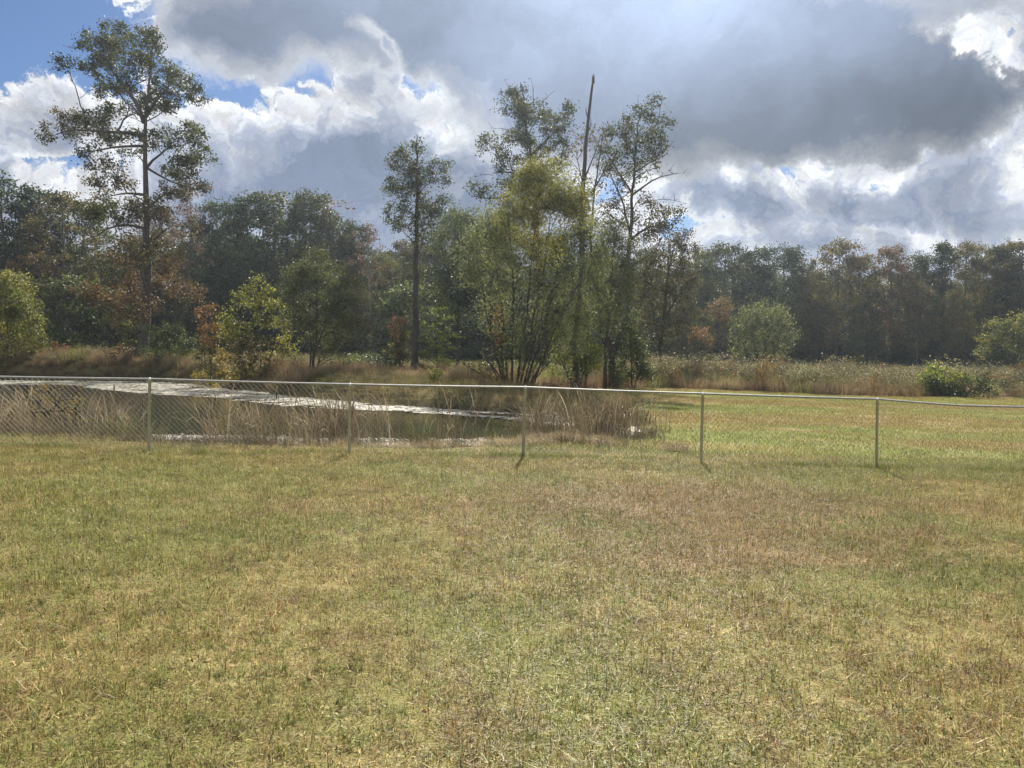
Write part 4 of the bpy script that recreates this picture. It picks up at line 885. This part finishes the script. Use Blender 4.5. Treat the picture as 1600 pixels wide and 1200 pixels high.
# 9 soft green tree right of willow
hero('willow_tree', 'soft green willow without yellow, right of the biggest willow', 'tree', 43, 950,
     [([(945, 604), (948, 530), (955, 440), (962, 365)], .12, .015), ([(946, 560), (965, 480), (978, 410)], .07, .012), ([(946, 560), (935, 480), (938, 410)], .07, .012)],
     [(963, 352, 16, 12), (950, 376, 20, 14), (980, 382, 16, 14), (940, 408, 20, 15), (972, 414, 26, 15), (955, 442, 28, 14), (985, 450, 16, 13), (935, 455, 18, 14), (965, 476, 26, 12), (945, 500, 22, 12)],
     [M_WIL, M_MID], BARKD, dens=420, clump=.26, L=.14, W=.34, spread=.95, seed=20, droop=.3, flat=1.0, fine=.7)
# 10 shrubs beneath
hero('shrub', 'bright green leafy shrub under the willow, left of the thick dark trunk', 'shrub', 40, 900,
     [([(900, 604), (898, 560), (900, 500)], .05, .012), ([(902, 604), (920, 560), (925, 530)], .04, .01), ([(898, 604), (880, 570), (870, 545)], .04, .01)],
     [(900, 500, 24, 11), (882, 522, 20, 13), (912, 535, 24, 14), (892, 555, 26, 13, 1), (925, 568, 22, 12), (868, 562, 16, 13), (895, 578, 26, 9, 1), (930, 545, 12, 12)], [M_YG, M_MID], BARKD, dens=210, clump=.2, L=.13, seed=21)
hero('shrub', 'rounded green shrub right of the thick dark trunk, at the edge of the right field', 'shrub', 43.5, 988,
     [([(988, 606), (986, 560), (985, 500)], .05, .012), ([(990, 606), (1004, 570), (1008, 550)], .04, .01)],
     [(985, 498, 22, 11), (972, 525, 20, 14), (1000, 538, 18, 14), (980, 555, 24, 12), (1004, 568, 14, 13), (982, 582, 28, 12), (1010, 588, 9, 8), (962, 582, 12, 12)], [M_MID, M_BUSH], BARKD, dens=200, clump=.22, L=.14, seed=22)
# mid-distance trees left of willow
hero('elm_tree', 'light green bushy tree between the narrow tall tree and the willow', 'tree', 60, 718,
     [([(715, 578), (716, 480), (715, 400), (716, 350)], .16, .02), ([(716, 480), (700, 430), (692, 400)], .08, .02), ([(716, 480), (738, 430), (745, 400)], .08, .02)],
     [(716, 340, 12, 9), (738, 345, 14, 10), (704, 362, 20, 13), (735, 370, 22, 13), (694, 392, 20, 13), (722, 400, 26, 14), (700, 425, 24, 14, 1), (738, 432, 24, 14), (712, 455, 26, 14, 1), (690, 455, 14, 14), (740, 465, 20, 13, 1), (705, 482, 22, 12), (730, 500, 22, 12, 1)],
     [M_MID, M_DARK], BARKD, dens=120, clump=.3, L=.18, seed=23)
hero('elm_tree', 'pale green thin tree showing behind the left edge of the willow', 'tree', 57, 765,
     [([(768, 582), (767, 480), (765, 400), (762, 350)], .14, .02), ([(766, 450), (780, 400), (790, 370)], .07, .02)],
     [(760, 338, 16, 10), (782, 350, 18, 12), (762, 368, 22, 12), (790, 385, 20, 12), (765, 405, 24, 13), (785, 430, 24, 13), (760, 440, 20, 12), (775, 468, 24, 12), (765, 500, 22, 12)], [M_WIL, M_MID], BARKD, dens=95, clump=.3, L=.16, seed=24)
# 11 grey green slender tree
hero('birch_tree', 'rounded grey green tree with fine leaves and two thin trunks on the far pond bank', 'tree', 40, 490,
     [([(490, 604), (492, 550), (494, 490), (495, 440), (494, 395)], .075, .012), ([(483, 604), (486, 560), (482, 500), (478, 450)], .05, .01, .4), ([(492, 550), (508, 510), (520, 470), (525, 440)], .04, .01, .5), ([(492, 570), (500, 545), (530, 530)], .03, .008, -.4)],
     [(492, 394, 12, 7), (478, 412, 24, 9), (510, 415, 24, 9), (462, 435, 22, 11), (500, 438, 30, 12), (532, 442, 22, 11), (455, 465, 20, 11), (490, 468, 32, 12), (530, 472, 28, 12), (552, 472, 10, 10), (466, 498, 24, 11), (508, 502, 32, 12), (542, 505, 20, 10), (480, 528, 26, 9), (520, 530, 26, 9), (505, 545, 26, 7, 0, .5)],
     [M_GREY], BARKD, dens=330, clump=.24, L=.12, W=.5, spread=.9, seed=25, fine=.8, dead=[([(493, 590), (510, 580), (530, 576)], .02, 8), ([(492, 575), (510, 562), (530, 560)], .02, 8), ([(495, 570), (515, 565), (545, 568)], .02, 6)])
# 12 yellow-green sapling group
hero('sycamore_sapling', 'bright yellow green multi stemmed young tree with big lit leaves on the far pond bank', 'tree', 42, 400,
     [([(405, 610), (409, 530), (407, 440)], .05, .01), ([(396, 610), (388, 530), (374, 465)], .04, .01, .4), ([(415, 610), (428, 540), (442, 488)], .04, .01, -.4), ([(388, 610), (368, 555), (355, 510)], .035, .01, .3), ([(425, 610), (445, 560), (452, 525)], .035, .01, .2), ([(440, 610), (452, 570)], .03, .01)],
     [(408, 441, 8, 7), (396, 455, 14, 7), (376, 470, 14, 8), (420, 462, 14, 9), (402, 482, 24, 9), (360, 492, 13, 9), (438, 485, 13, 10), (380, 508, 20, 10), (418, 510, 24, 10), (450, 515, 9, 10), (352, 520, 10, 10), (372, 535, 20, 11, 1), (405, 540, 24, 12, 1), (438, 545, 18, 12), (388, 565, 24, 11, 1), (425, 572, 24, 10, 1), (352, 560, 12, 13, 2), (395, 590, 30, 8, 0), (445, 590, 14, 8), (358, 588, 14, 8, 2)],
     [M_YG2, M_AUT, M_YEL], BARKD, dens=170, clump=.17, L=.135, W=.7, seed=26)
hero('maple_sapling', 'small tree with orange top leaves and yellow lower leaves, beside the yellow green young tree', 'tree', 44, 328,
     [([(330, 608), (329, 550), (330, 490)], .04, .01), ([(328, 608), (318, 550), (314, 505)], .03, .01)],
     [(329, 486, 9, 9), (313, 490, 8, 7), (315, 508, 9, 7), (334, 508, 12, 9), (325, 528, 15, 10), (338, 540, 12, 11, 1), (320, 550, 13, 11, 1), (330, 568, 16, 11, 1), (316, 586, 12, 7, 2), (335, 592, 12, 6, 2)],
     [M_OR, M_AUT, M_YEL], BARKD, dens=190, clump=.14, L=.12, seed=27)
hero('shrub', 'low sprig of pure yellow leaves on the pond edge below the orange tree', 'shrub', 42.5, 336, [([(334, 612), (336, 600)], .02, .006)], [(334, 602, 8, 5), (303, 604, 6, 4)], [M_YEL], BARKD, dens=300, clump=.1, L=.10, seed=28)
# undergrowth around the tall oak
hero('shrub', 'dark green shrub at the right foot of the tallest oak', 'shrub', 54, 268,
     [([(268, 596), (266, 560), (260, 530)], .04, .012), ([(268, 596), (285, 560), (295, 540)], .03, .01)],
     [(250, 524, 20, 9), (278, 518, 18, 8), (264, 542, 28, 12), (296, 542, 14, 10), (238, 558, 16, 10), (276, 564, 28, 11, 1), (300, 570, 14, 10, 1), (250, 580, 26, 8, 1)], [M_MID, M_AUT], BARKD, dens=190, clump=.22, L=.15, seed=29)
hero('shrub', 'brownish low shrub with reddish tops at the left foot of the tallest oak', 'shrub', 55, 190,
     [([(192, 594), (190, 560), (190, 545)], .03, .01)], [(200, 548, 18, 8), (180, 560, 18, 9), (206, 566, 12, 10, 1), (190, 578, 24, 7)], [M_RUST, M_AUT], BARKD, dens=170, clump=.2, L=.14, seed=30)
hero('sumac_shrub', 'small bright red leaved sumac in the brown grass left of the tallest oak', 'shrub', 58, 100, [([(98, 590), (98, 560), (100, 545)], .02, .006)], [(96, 545, 10, 8), (106, 556, 9, 8), (90, 560, 9, 8)], [M_RED], BARKD, dens=150, clump=.15, L=.15, seed=31)
hero('large_shrub', 'wide yellow green bush cut by the left picture edge behind the pond', 'shrub', 57, 12,
     [([(12, 590), (12, 540), (12, 460)], .08, .015), ([(12, 590), (35, 540), (48, 520)], .05, .012), ([(10, 590), (-15, 540), (-30, 500)], .06, .012)],
     [(10, 436, 22, 12), (38, 470, 18, 14), (-25, 450, 26, 18), (12, 442, 20, 11), (-6, 460, 22, 12), (24, 468, 20, 12), (38, 490, 18, 11), (4, 488, 26, 14), (22, 512, 26, 13), (54, 512, 16, 13), (64, 530, 11, 10), (-5, 525, 26, 14), (40, 538, 26, 12), (15, 552, 28, 12), (55, 558, 20, 10), (-30, 490, 24, 18), (-45, 530, 28, 20), (25, 574, 34, 8), (-20, 565, 28, 14)],
     [M_BUSH, M_AUT], BARKD, dens=160, clump=.25, L=.17, seed=32)
hero('shrub', 'reddish topped bush leaning on the left of the vine wrapped trunk', 'shrub', 47, 625,
     [([(625, 596), (625, 550), (625, 505)], .04, .01)], [(625, 503, 11, 7, 1), (618, 516, 10, 7, 1), (632, 525, 12, 9), (620, 538, 16, 10), (634, 556, 14, 10), (616, 562, 14, 10), (625, 578, 18, 8)], [M_AUT, M_RED], BARKD, dens=190, clump=.16, L=.13, seed=33)
hero('dogwood_tree', 'small tree with layered pale green branches right of the vine wrapped trunk', 'tree', 49, 682,
     [([(684, 592), (682, 550), (680, 490)], .05, .012)], [(682, 488, 13, 5), (698, 500, 12, 5), (672, 508, 14, 5), (700, 520, 15, 5), (680, 530, 20, 6), (698, 542, 17, 5), (672, 550, 16, 6), (690, 562, 18, 6), (668, 572, 14, 6, 1), (692, 580, 16, 5, 1)], [M_YG, M_AUT], BARKD, dens=210, clump=.16, L=.12, flat=.35, seed=34)
hero('sapling', 'tiny vivid green leafy sapling just above the rail on the pond bank', 'shrub', 31.5, 680,
     [([(680, 606), (680, 585)], .02, .006)], [(680, 582, 10, 5), (688, 592, 8, 5), (672, 594, 10, 5), (681, 600, 13, 5)], [M_YG], BARKD, dens=330, clump=.09, L=.11, seed=35)
hero('dead_shrub', 'small round dark dead shrub on the bank right of the two thin trunks', 'shrub', 38, 522,
     [([(522, 602), (522, 590)], .02, .008), ([(522, 602), (514, 582)], .015, .006), ([(522, 602), (530, 580)], .015, .006)], [(522, 580, 12, 9), (522, 590, 15, 8)], [M_RUST], BARKD, dens=260, clump=.12, L=.06, W=.3, seed=36, dead=[([(522, 600), (512, 585), (508, 574)], .012, 8), ([(522, 600), (530, 580), (536, 572)], .012, 8)])
hero('shrub', 'pinkish grey dry shrub on the bank below the big willow, right of its stems', 'shrub', 31, 885,
     [([(885, 612), (885, 600)], .02, .008), ([(885, 612), (860, 600)], .015, .006), ([(885, 612), (908, 598)], .015, .006)], [(868, 602, 20, 7), (895, 598, 20, 8), (918, 604, 12, 6), (884, 612, 30, 8)], [M_TWIG, M_RUST], BARKD, dens=330, clump=.12, L=.06, W=.35, seed=37)
# shrub standing in the near reeds
hero('willow_shrub', 'sparse yellow leaved shrub growing in the near reeds behind the left end of the fence', 'shrub', 15.7, 105,
     [([(104, 700), (92, 655), (62, 606)], .008, .003), ([(106, 700), (100, 650), (92, 602)], .008, .003, .1), ([(108, 700), (116, 650), (120, 602)], .008, .003, -.1), ([(104, 700), (85, 665), (70, 632)], .006, .003)],
     [(62, 610, 14, 6), (90, 606, 16, 6), (118, 606, 11, 6), (76, 624, 18, 7), (108, 624, 16, 8), (94, 642, 16, 7), (66, 636, 12, 6), (120, 645, 9, 8, 0, .6), (55, 622, 8, 5)], [M_YEL, M_WILY], BARKD, dens=700, clump=.05, L=.05, W=.3, seed=38, fine=.6)
# right field
hero('willow_bush', 'broad rounded soft green bush standing alone in the right field before the wood', 'tree', 74, 1192,
     [([(1186, 578), (1182, 540), (1172, 505)], .14, .02, .5), ([(1190, 578), (1196, 540), (1200, 500)], .14, .02), ([(1194, 578), (1212, 540), (1220, 510)], .12, .02, -.4), ([(1182, 578), (1165, 545), (1158, 530)], .1, .02)],
     [(1190, 483, 20, 7), (1172, 490, 18, 9), (1212, 490, 18, 9), (1160, 505, 15, 10), (1192, 503, 28, 12), (1226, 508, 14, 12), (1155, 525, 12, 11), (1180, 525, 24, 11), (1212, 528, 24, 12), (1232, 530, 9, 11), (1160, 545, 16, 9), (1192, 545, 26, 10), (1222, 547, 16, 9), (1180, 560, 22, 7, 0, .5), (1215, 560, 20, 7, 0, .5)],
     [M_WIL], BARKD, dens=62, clump=.38, L=.26, W=.35, seed=39, droop=.4, flat=1.0)
hero('vine_thicket', 'low wide leafy vine thicket with pale yellow tops, back edge of the right lawn', 'shrub', 44.6, 1490,
     [([(1470, 622), (1465, 600)], .03, .01), ([(1490, 622), (1488, 592)], .03, .01), ([(1510, 622), (1520, 596)], .03, .01)],
     [(1460, 588, 18, 7, 1), (1485, 583, 22, 6, 1), (1510, 587, 20, 7, 1), (1530, 595, 14, 7), (1448, 600, 12, 7), (1475, 600, 24, 9), (1505, 603, 26, 9), (1535, 606, 10, 8), (1460, 612, 20, 7), (1500, 614, 36, 6), (1440, 596, 7, 5, 1), (1545, 612, 10, 6)],
     [M_DARK, M_YG], BARKD, dens=200, clump=.18, L=.13, seed=40)
hero('shrub', 'yellow green bushy tree at the right picture edge before the wood', 'tree', 84, 1572,
     [([(1572, 585), (1570, 550), (1568, 515)], .12, .02), ([(1572, 585), (1590, 545), (1600, 515)], .1, .02)],
     [(1565, 508, 16, 9), (1590, 502, 18, 9), (1612, 510, 18, 12), (1548, 528, 15, 10), (1575, 530, 22, 12), (1602, 535, 22, 14, 1), (1543, 550, 11, 8), (1570, 555, 22, 11, 1), (1598, 562, 22, 12, 1), (1555, 572, 18, 9, 1), (1625, 545, 22, 20)],
     [M_BUSH, M_MID], BARKD, dens=62, clump=.35, L=.24, seed=41)
hero('leaning_sapling', 'thin pale yellow stem leaning right at the wood edge above the vine thicket', 'sapling', 70, 1532,
     [([(1530, 592), (1537, 582), (1548, 568)], .05, .02)], [(1536, 584, 5, 3), (1528, 588, 8, 3)], [M_YG], BARKP, dens=80, clump=.12, L=.14, seed=42)
hero('maple_sapling', 'upper red brown leaved tree at the wood edge left of the rounded field bush', 'tree', 88, 1122, [([(1122, 570), (1122, 530), (1124, 480)], .1, .02)],
     [(1124, 478, 13, 8), (1112, 490, 11, 7), (1133, 492, 11, 8), (1122, 505, 16, 8, 1), (1130, 520, 12, 8, 1), (1112, 535, 14, 10, 1)], [M_OR, M_AUT], BARKD, dens=55, clump=.35, L=.24, seed=43)
hero('maple_sapling', 'lower dull orange leaved tree at the wood edge, nearer the tall oak', 'tree', 86, 1096, [([(1096, 574), (1096, 540), (1095, 520)], .08, .02)],
     [(1095, 520, 12, 7), (1086, 530, 9, 7), (1104, 533, 12, 8), (1095, 550, 14, 9, 1)], [M_OR, M_AUT], BARKD, dens=55, clump=.35, L=.24, seed=44)

# ------------------------------------------------------------------ the wood: variants copied as separate trees
def variant(seed, kind):
    t = Tree(seed); H = 18.0; rng_ = t.rng
    lean_ = rng_.normal(size=2) * .5
    if kind == 'round': W_, cb, nb, br, nl = 4.5, .22, 54, (1.35, .95), 230
    elif kind == 'tall': W_, cb, nb, br, nl = 3.2, .22, 48, (1.2, .95), 230
    elif kind == 'narrow': W_, cb, nb, br, nl = 1.9, .20, 34, (.85, .95), 180
    elif kind == 'open': W_, cb, nb, br, nl = 4.2, .28, 42, (1.15, .85), 190
    elif kind == 'bare': W_, cb, nb, br, nl = 2.6, .40, 24, (1.0, 1.0), 45
    else: W_, cb, nb, br, nl = 3.0, .02, 30, (1.3, 1.0), 190; 
    if kind == 'low': H = 7.0
    q_ = t.stem([[0, 0, -.3], [lean_[0] * .3, lean_[1] * .3, H * .35], [lean_[0] * .8, lean_[1] * .8, H * .7], [lean_[0], lean_[1], H * .96]], .024 * H * .6, .03, .05, 14, .8)
    if kind in ('round', 'open'):
        for k in range(3):
            a_ = rng_.uniform(0, 6.28); z0 = H * rng_.uniform(.3, .5)
            t.stem([[lean_[0] * .4, lean_[1] * .4, z0], [math.cos(a_) * W_ * .35, math.sin(a_) * W_ * .35, z0 + H * .2], [math.cos(a_) * W_ * .6, math.sin(a_) * W_ * .6, H * .85]], .11, .03, .08)
    for k in range(nb):
        f = (k + rng_.uniform()) / nb; z = H * (cb + (1 - cb) * f)
        if kind == 'narrow': prof = (1 - f) ** .6 * .9 + .12
        else: prof = math.sqrt(max(.03, 1 - ((f - .42) / .60) ** 2))
        a_ = k * 2.4 + rng_.normal() * .4; rr_ = W_ * prof * rng_.uniform(.25, 1.0) ** .6
        c_ = [math.cos(a_) * rr_ + lean_[0] * f, math.sin(a_) * rr_ + lean_[1] * f, min(z, H - .6) + rng_.normal() * .25]
        b_ = br[0] * rng_.uniform(.7, 1.25)
        t.blob(c_, (b_, b_, b_ * .6), int(nl * (b_ / br[0]) ** 2), .36, .30, .62, 0, .75, .5)
    if kind == 'bare':
        for k in range(26):
            z = H * rng_.uniform(.4, .95); a_ = rng_.uniform(0, 6.28); l_ = rng_.uniform(.8, 2.4) * (1.15 - z / H)
            t.dead([[lean_[0] * z / H, lean_[1] * z / H, z], [math.cos(a_) * l_ * .5, math.sin(a_) * l_ * .5, z + l_ * .6], [math.cos(a_) * l_, math.sin(a_) * l_, z + l_ * 1.6]], .035, tw=7)
    tm, cm = t.meshes(BARK if kind != 'bare' else BARKP, [M_MID]); return tm, cm, H
VAR = {}
for k, kd in enumerate(['round', 'round', 'round', 'tall', 'tall', 'narrow', 'narrow', 'open', 'open', 'bare', 'low', 'low']):
    VAR.setdefault(kd, []).append(variant(300 + k, kd))
PAL = dict(dark=M_DARK, mid=M_MID, oak=M_OAK, brown=M_OAKB, rust=M_RUST, orange=None, aut=M_AUT, bare=M_TWIG, yg=M_BUSH, grey=M_GREY)
M_GOLD = leafmat('leaf_gold', [(.075, .08, .03), (.16, .13, .045), (.24, .17, .055)]); PAL['orange'] = M_GOLD
vn = 0
def forest(name, px, top, d, kd, pal, wsc, label, group='trees along the front of the wood'):
    """one tree of the wood: own root, own trunk and crown objects, shared mesh data"""
    global vn
    vs = VAR[kd]; tm, cm, H = vs[vn % len(vs)]; vn += 1; d = d + 9 * max(0, min(1, (1000 - px) / 200))
    b_ = P(px, 560, d); gz = g1(b_[0], d) - .15; h = P(px, top, d)[2] - gz; r_ = random.Random(vn)
    e = tag(empty(name, (b_[0], d, gz)), label, 'tree', group); e.rotation_euler[2] = r_.uniform(0, 6.28); s_ = h / H; e.scale = (s_ * wsc, s_ * wsc, s_)
    mobj('trunk', tm, e); c_ = mobj('crown', cm, e); c_.material_slots[0].link = 'OBJECT'; c_.material_slots[0].material = PAL[pal]
    return e
random.seed(3)
FT_ = [
 # left wood
 ('oak_tree', -60, 275, 80, 'round', 'dark', 1.1, 'dark oak past the left picture edge, only its side branches showing'),
 ('oak_tree', 18, 276, 76, 'round', 'dark', 1.05, 'dark tree at the far left edge of the wood, highest there'),
 ('oak_tree', 62, 296, 78, 'tall', 'dark', 1.1, 'dark narrow tree second from the left edge of the wood'),
 ('sweetgum_tree', 100, 300, 72, 'open', 'brown', 1.0, 'brownish thin leaved tree in the left wood before the dark ones'),
 ('oak_tree', 138, 310, 80, 'round', 'oak', .9, 'dull green tree left of the sky gap beside the tallest oak'),
 ('hickory_tree', 160, 400, 72, 'open', 'aut', 1.0, 'low yellowish tree under the sky gap left of the tallest oak'),
 ('elm_tree', 60, 400, 68, 'open', 'rust', 1.1, 'rusty low tree above the wide bush at the left edge'),
 ('elm_tree', 110, 440, 66, 'low', 'mid', 1.0, 'green understory tree left of the tallest oak trunk'),
 ('elm_tree', 170, 455, 70, 'low', 'yg', 1.0, 'yellow green understory tree just left of the tallest oak trunk'),
 ('sweetgum_tree', 205, 400, 84, 'open', 'brown', .9, 'brown leaved tree directly behind the tallest oak trunk'),
 ('hickory_tree', 255, 330, 80, 'open', 'rust', .8, 'rusty thin tree behind the right branches of the tallest oak'),
 ('birch_tree', 297, 300, 78, 'bare', 'bare', 1.0, 'pale pinkish half bare tree right of the tallest oak'),
 ('birch_tree', 322, 325, 84, 'bare', 'bare', 1.0, 'second pale half bare tree, at the left shoulder of the rounded wood'),
 ('hickory_tree', 285, 430, 74, 'open', 'brown', 1.0, 'low brown tree above the orange leaved small tree'),
 # rounded wood, centre left
 ('oak_tree', 345, 322, 78, 'round', 'dark', .85, 'dark rounded tree at the left end of the rounded wood'),
 ('oak_tree', 378, 306, 74, 'round', 'dark', .9, 'dark rounded tree second from the left in the rounded wood'),
 ('oak_tree', 432, 297, 76, 'round', 'oak', 1.15, 'broadest and highest rounded tree in the wood behind the yellow green young tree'),
 ('oak_tree', 485, 306, 78, 'round', 'oak', .95, 'dull green rounded tree right of the highest one in the rounded wood'),
 ('birch_tree', 502, 312, 86, 'bare', 'bare', 1.2, 'pale twiggy crown poking out over the rounded wood'),
 ('oak_tree', 528, 335, 78, 'round', 'oak', .9, 'rounded tree at the right shoulder of the rounded wood'),
 ('oak_tree', 556, 352, 80, 'tall', 'dark', 1.0, 'dark lower tree at the right end of the rounded wood'),
 ('birch_tree', 580, 345, 72, 'bare', 'bare', .8, 'bare grey forked tree in the gap left of the vine wrapped trunk'),
 ('elm_tree', 598, 400, 80, 'open', 'mid', 1.1, 'low green tree in the sky gap left of the vine wrapped trunk'),
 ('oak_tree', 405, 400, 70, 'open', 'dark', 1.1, 'dark understory oak behind the yellow green young tree'),
 ('oak_tree', 360, 430, 70, 'low', 'dark', 1.0, 'dark low tree above the orange leaved small tree on its right'),
 ('elm_tree', 560, 440, 68, 'open', 'aut', .9, 'olive yellow low tree right of the rounded grey green tree'),
 ('elm_tree', 455, 450, 72, 'low', 'dark', 1.2, 'dark low tree between the young tree and the grey green tree'),
 # centre
 ('oak_tree', 628, 375, 76, 'open', 'aut', .9, 'olive tree directly left of and behind the vine wrapped trunk'),
 ('oak_tree', 672, 360, 78, 'round', 'oak', .9, 'dull green tree directly right of and behind the vine wrapped trunk'),
 ('oak_tree', 706, 326, 82, 'tall', 'mid', .9, 'taller green tree top between the vine wrapped trunk and the willow'),
 ('oak_tree', 745, 345, 84, 'round', 'dark', .9, 'dark tree behind the left edge of the willow'),
 ('oak_tree', 800, 350, 86, 'round', 'dark', 1.0, 'dark tree hidden behind the middle of the willow'),
 ('oak_tree', 870, 370, 88, 'round', 'dark', 1.0, 'dark tree hidden behind the right half of the willow'),
 ('oak_tree', 940, 390, 90, 'round', 'dark', 1.0, 'dark tree behind the soft green willow'),
 ('oak_tree', 1005, 385, 92, 'round', 'dark', .9, 'dark tree behind the yellow brown tree'),
 ('elm_tree', 640, 450, 68, 'low', 'mid', 1.1, 'green low tree behind the vine wrapped trunk'),
 ('elm_tree', 745, 470, 70, 'low', 'dark', 1.1, 'dark low tree behind the red leaved sapling'),
 # right wood
 ('oak_tree', 1068, 400, 98, 'round', 'oak', .8, 'dull green tree at the left end of the right wood'),
 ('oak_tree', 1090, 392, 104, 'tall', 'mid', .9, 'narrow green tree second from the left in the right wood'),
 ('oak_tree', 1125, 379, 100, 'tall', 'oak', 1.1, 'pointed dull green tree above the red brown small tree'),
 ('oak_tree', 1158, 398, 106, 'tall', 'dark', .8, 'short dark tree above the left side of the rounded field bush'),
 ('oak_tree', 1182, 384, 102, 'tall', 'dark', 1.0, 'dark upright tree directly above the rounded field bush'),
 ('oak_tree', 1222, 388, 102, 'round', 'dark', .9, 'dark flat topped tree above the right side of the rounded field bush'),
 ('oak_tree', 1250, 402, 104, 'round', 'oak', .7, 'low shouldered green tree left of the golden one'),
 ('maple_tree', 1305, 380, 100, 'round', 'orange', 1.05, 'golden orange tree, the brightest crown of the right wood'),
 ('oak_tree', 1345, 400, 104, 'tall', 'dark', .9, 'green tree between the golden and the orange brown one'),
 ('hickory_tree', 1276, 425, 98, 'open', 'aut', .8, 'lower olive tree in front and left of the golden one'),
 ('maple_tree', 1392, 388, 102, 'round', 'rust', .85, 'orange brown rounded tree right of the golden one'),
 ('oak_tree', 1425, 400, 104, 'round', 'oak', .8, 'dull green tree left of the pointed cedar'),
 ('cedar_tree', 1466, 376, 100, 'narrow', 'dark', 1.1, 'narrow pointed dark cedar rising over the right wood'),
 ('maple_tree', 1503, 383, 101, 'round', 'orange', .8, 'orange tinted tree right of the pointed cedar'),
 ('oak_tree', 1538, 390, 103, 'round', 'mid', .8, 'green rounded tree third from the right edge of the wood'),
 ('oak_tree', 1570, 382, 101, 'tall', 'dark', .9, 'dark tree second from the right edge of the wood'),
 ('oak_tree', 1600, 372, 98, 'tall', 'brown', 1.0, 'brown green tree cut by the right picture edge'),
 ('oak_tree', 1655, 375, 98, 'round', 'dark', 1.0, 'dark tree past the right picture edge, its twigs showing'),
 ('hickory_tree', 1432, 440, 96, 'open', 'brown', .8, 'brownish lower tree left of the cedar'),
 ('hickory_tree', 1490, 455, 94, 'open', 'aut', .8, 'olive lower tree in front of the cedar on its right'),
 ('elm_tree', 1350, 470, 94, 'open', 'dark', .9, 'dark lower tree below and right of the golden one'),
 ('elm_tree', 1075, 470, 92, 'open', 'aut', .9, 'olive low tree at the left end of the right wood'),
 ('elm_tree', 1235, 470, 95, 'open', 'oak', .8, 'green low tree behind the right side of the rounded field bush'),
]
for k, f_ in enumerate(FT_): forest(*f_)

# mass of the wood behind: one stuff object of scattered trees
wsrc = []
for kd, pal in (('round', M_DARK), ('round', M_OAK), ('tall', M_MID), ('tall', M_DARK), ('open', M_OAK)):
    vs = VAR[kd]; tm, cm, H = vs[len(wsrc) % len(vs)]
    o1 = bpy.data.objects.new('wood_tree', cm.copy()); o1.data.materials.clear(); o1.data.materials.append(pal); wsrc.append(o1)
# join trunk and crown in numpy for the wood sources
def joinmesh(tm, cm, m1, m2, name):
    def arr(me):
        v = np.zeros(len(me.vertices) * 3, np.float32); me.vertices.foreach_get('co', v); l = np.zeros(len(me.loops), np.int32); me.loops.foreach_get('vertex_index', l)
        t_ = np.zeros(len(me.polygons), np.int32); me.polygons.foreach_get('loop_total', t_); return v.reshape(-1, 3), l, t_
    A_, B_ = arr(tm), arr(cm); V, Fc, L_ = cat_arr(A_, B_); return npmesh(name, V, Fc, L_, [m1, m2], np.concatenate([np.zeros(len(A_[2])), np.ones(len(B_[2]))]))
wsrc = [bpy.data.objects.new('wood_tree', joinmesh(VAR[kd][k_][0], VAR[kd][k_][1], BARK, pal, 'wood_tree')) for kd, k_, pal in
        (('round', 0, M_DARK), ('round', 1, M_OAK), ('tall', 0, M_MID), ('tall', 1, M_DARK), ('open', 0, M_OAK), ('round', 2, M_OAKB))]
rw = np.random.default_rng(21); wp = []
def front(px): return np.interp(px, [-600, 0, 330, 560, 800, 1050, 1600, 2200], [93, 93, 93, 97, 102, 110, 110, 110])
for px in np.arange(-900, 2500, 34):
    for row in range(4):
        pxx = px + rw.uniform(-16, 16); d = front(pxx) + row * 7 + rw.uniform(-2, 3) + 3
        if 150 < pxx < 215 and row < 3: continue
        x_ = (pxx - 800) / F * d; wp.append((x_, d, g1(x_, d) - .2))
wp = np.array(wp)
scatter('woods', wp, wsrc, .68, .90, 'deep mass of the mixed wood behind the front trees', 'woods', .03)
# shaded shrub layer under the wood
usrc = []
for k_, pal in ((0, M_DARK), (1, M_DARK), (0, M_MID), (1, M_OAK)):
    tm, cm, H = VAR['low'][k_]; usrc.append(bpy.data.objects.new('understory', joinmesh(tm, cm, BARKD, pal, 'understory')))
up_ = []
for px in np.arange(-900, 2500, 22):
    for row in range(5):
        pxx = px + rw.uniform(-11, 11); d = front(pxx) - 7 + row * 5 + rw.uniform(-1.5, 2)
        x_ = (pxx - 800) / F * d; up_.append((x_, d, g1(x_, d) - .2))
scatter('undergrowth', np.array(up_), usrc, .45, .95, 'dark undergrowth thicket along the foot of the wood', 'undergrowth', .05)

# ------------------------------------------------------------------ thin haze over the whole place; also imitates sun glare in the lens
hm, T = mat('haze'); v = T.new('ShaderNodeVolumePrincipled'); v.inputs['Color'].default_value = (.74, .86, 1, 1); v.inputs['Density'].default_value = .00045; v.inputs['Anisotropy'].default_value = .7
o_ = T.new('ShaderNodeOutputMaterial'); T.l.new(v.outputs[0], o_.inputs['Volume'])
x0, x1, y0, y1, z0, z1 = -620, 620, -620, 1020, float(Z.min()) - 1, 31.0
vv = [(x, y, z) for z in (z0, z1) for y in (y0, y1) for x in (x0, x1)]
me = npmesh('haze', vv, [0, 2, 3, 1, 4, 5, 7, 6, 0, 1, 5, 4, 2, 6, 7, 3, 0, 4, 6, 2, 1, 3, 7, 5], [4] * 6, [hm])
tag(mobj('haze', me), 'thin haze in the air, also standing in for the sun glare veil of the lens', 'haze', kind='stuff')
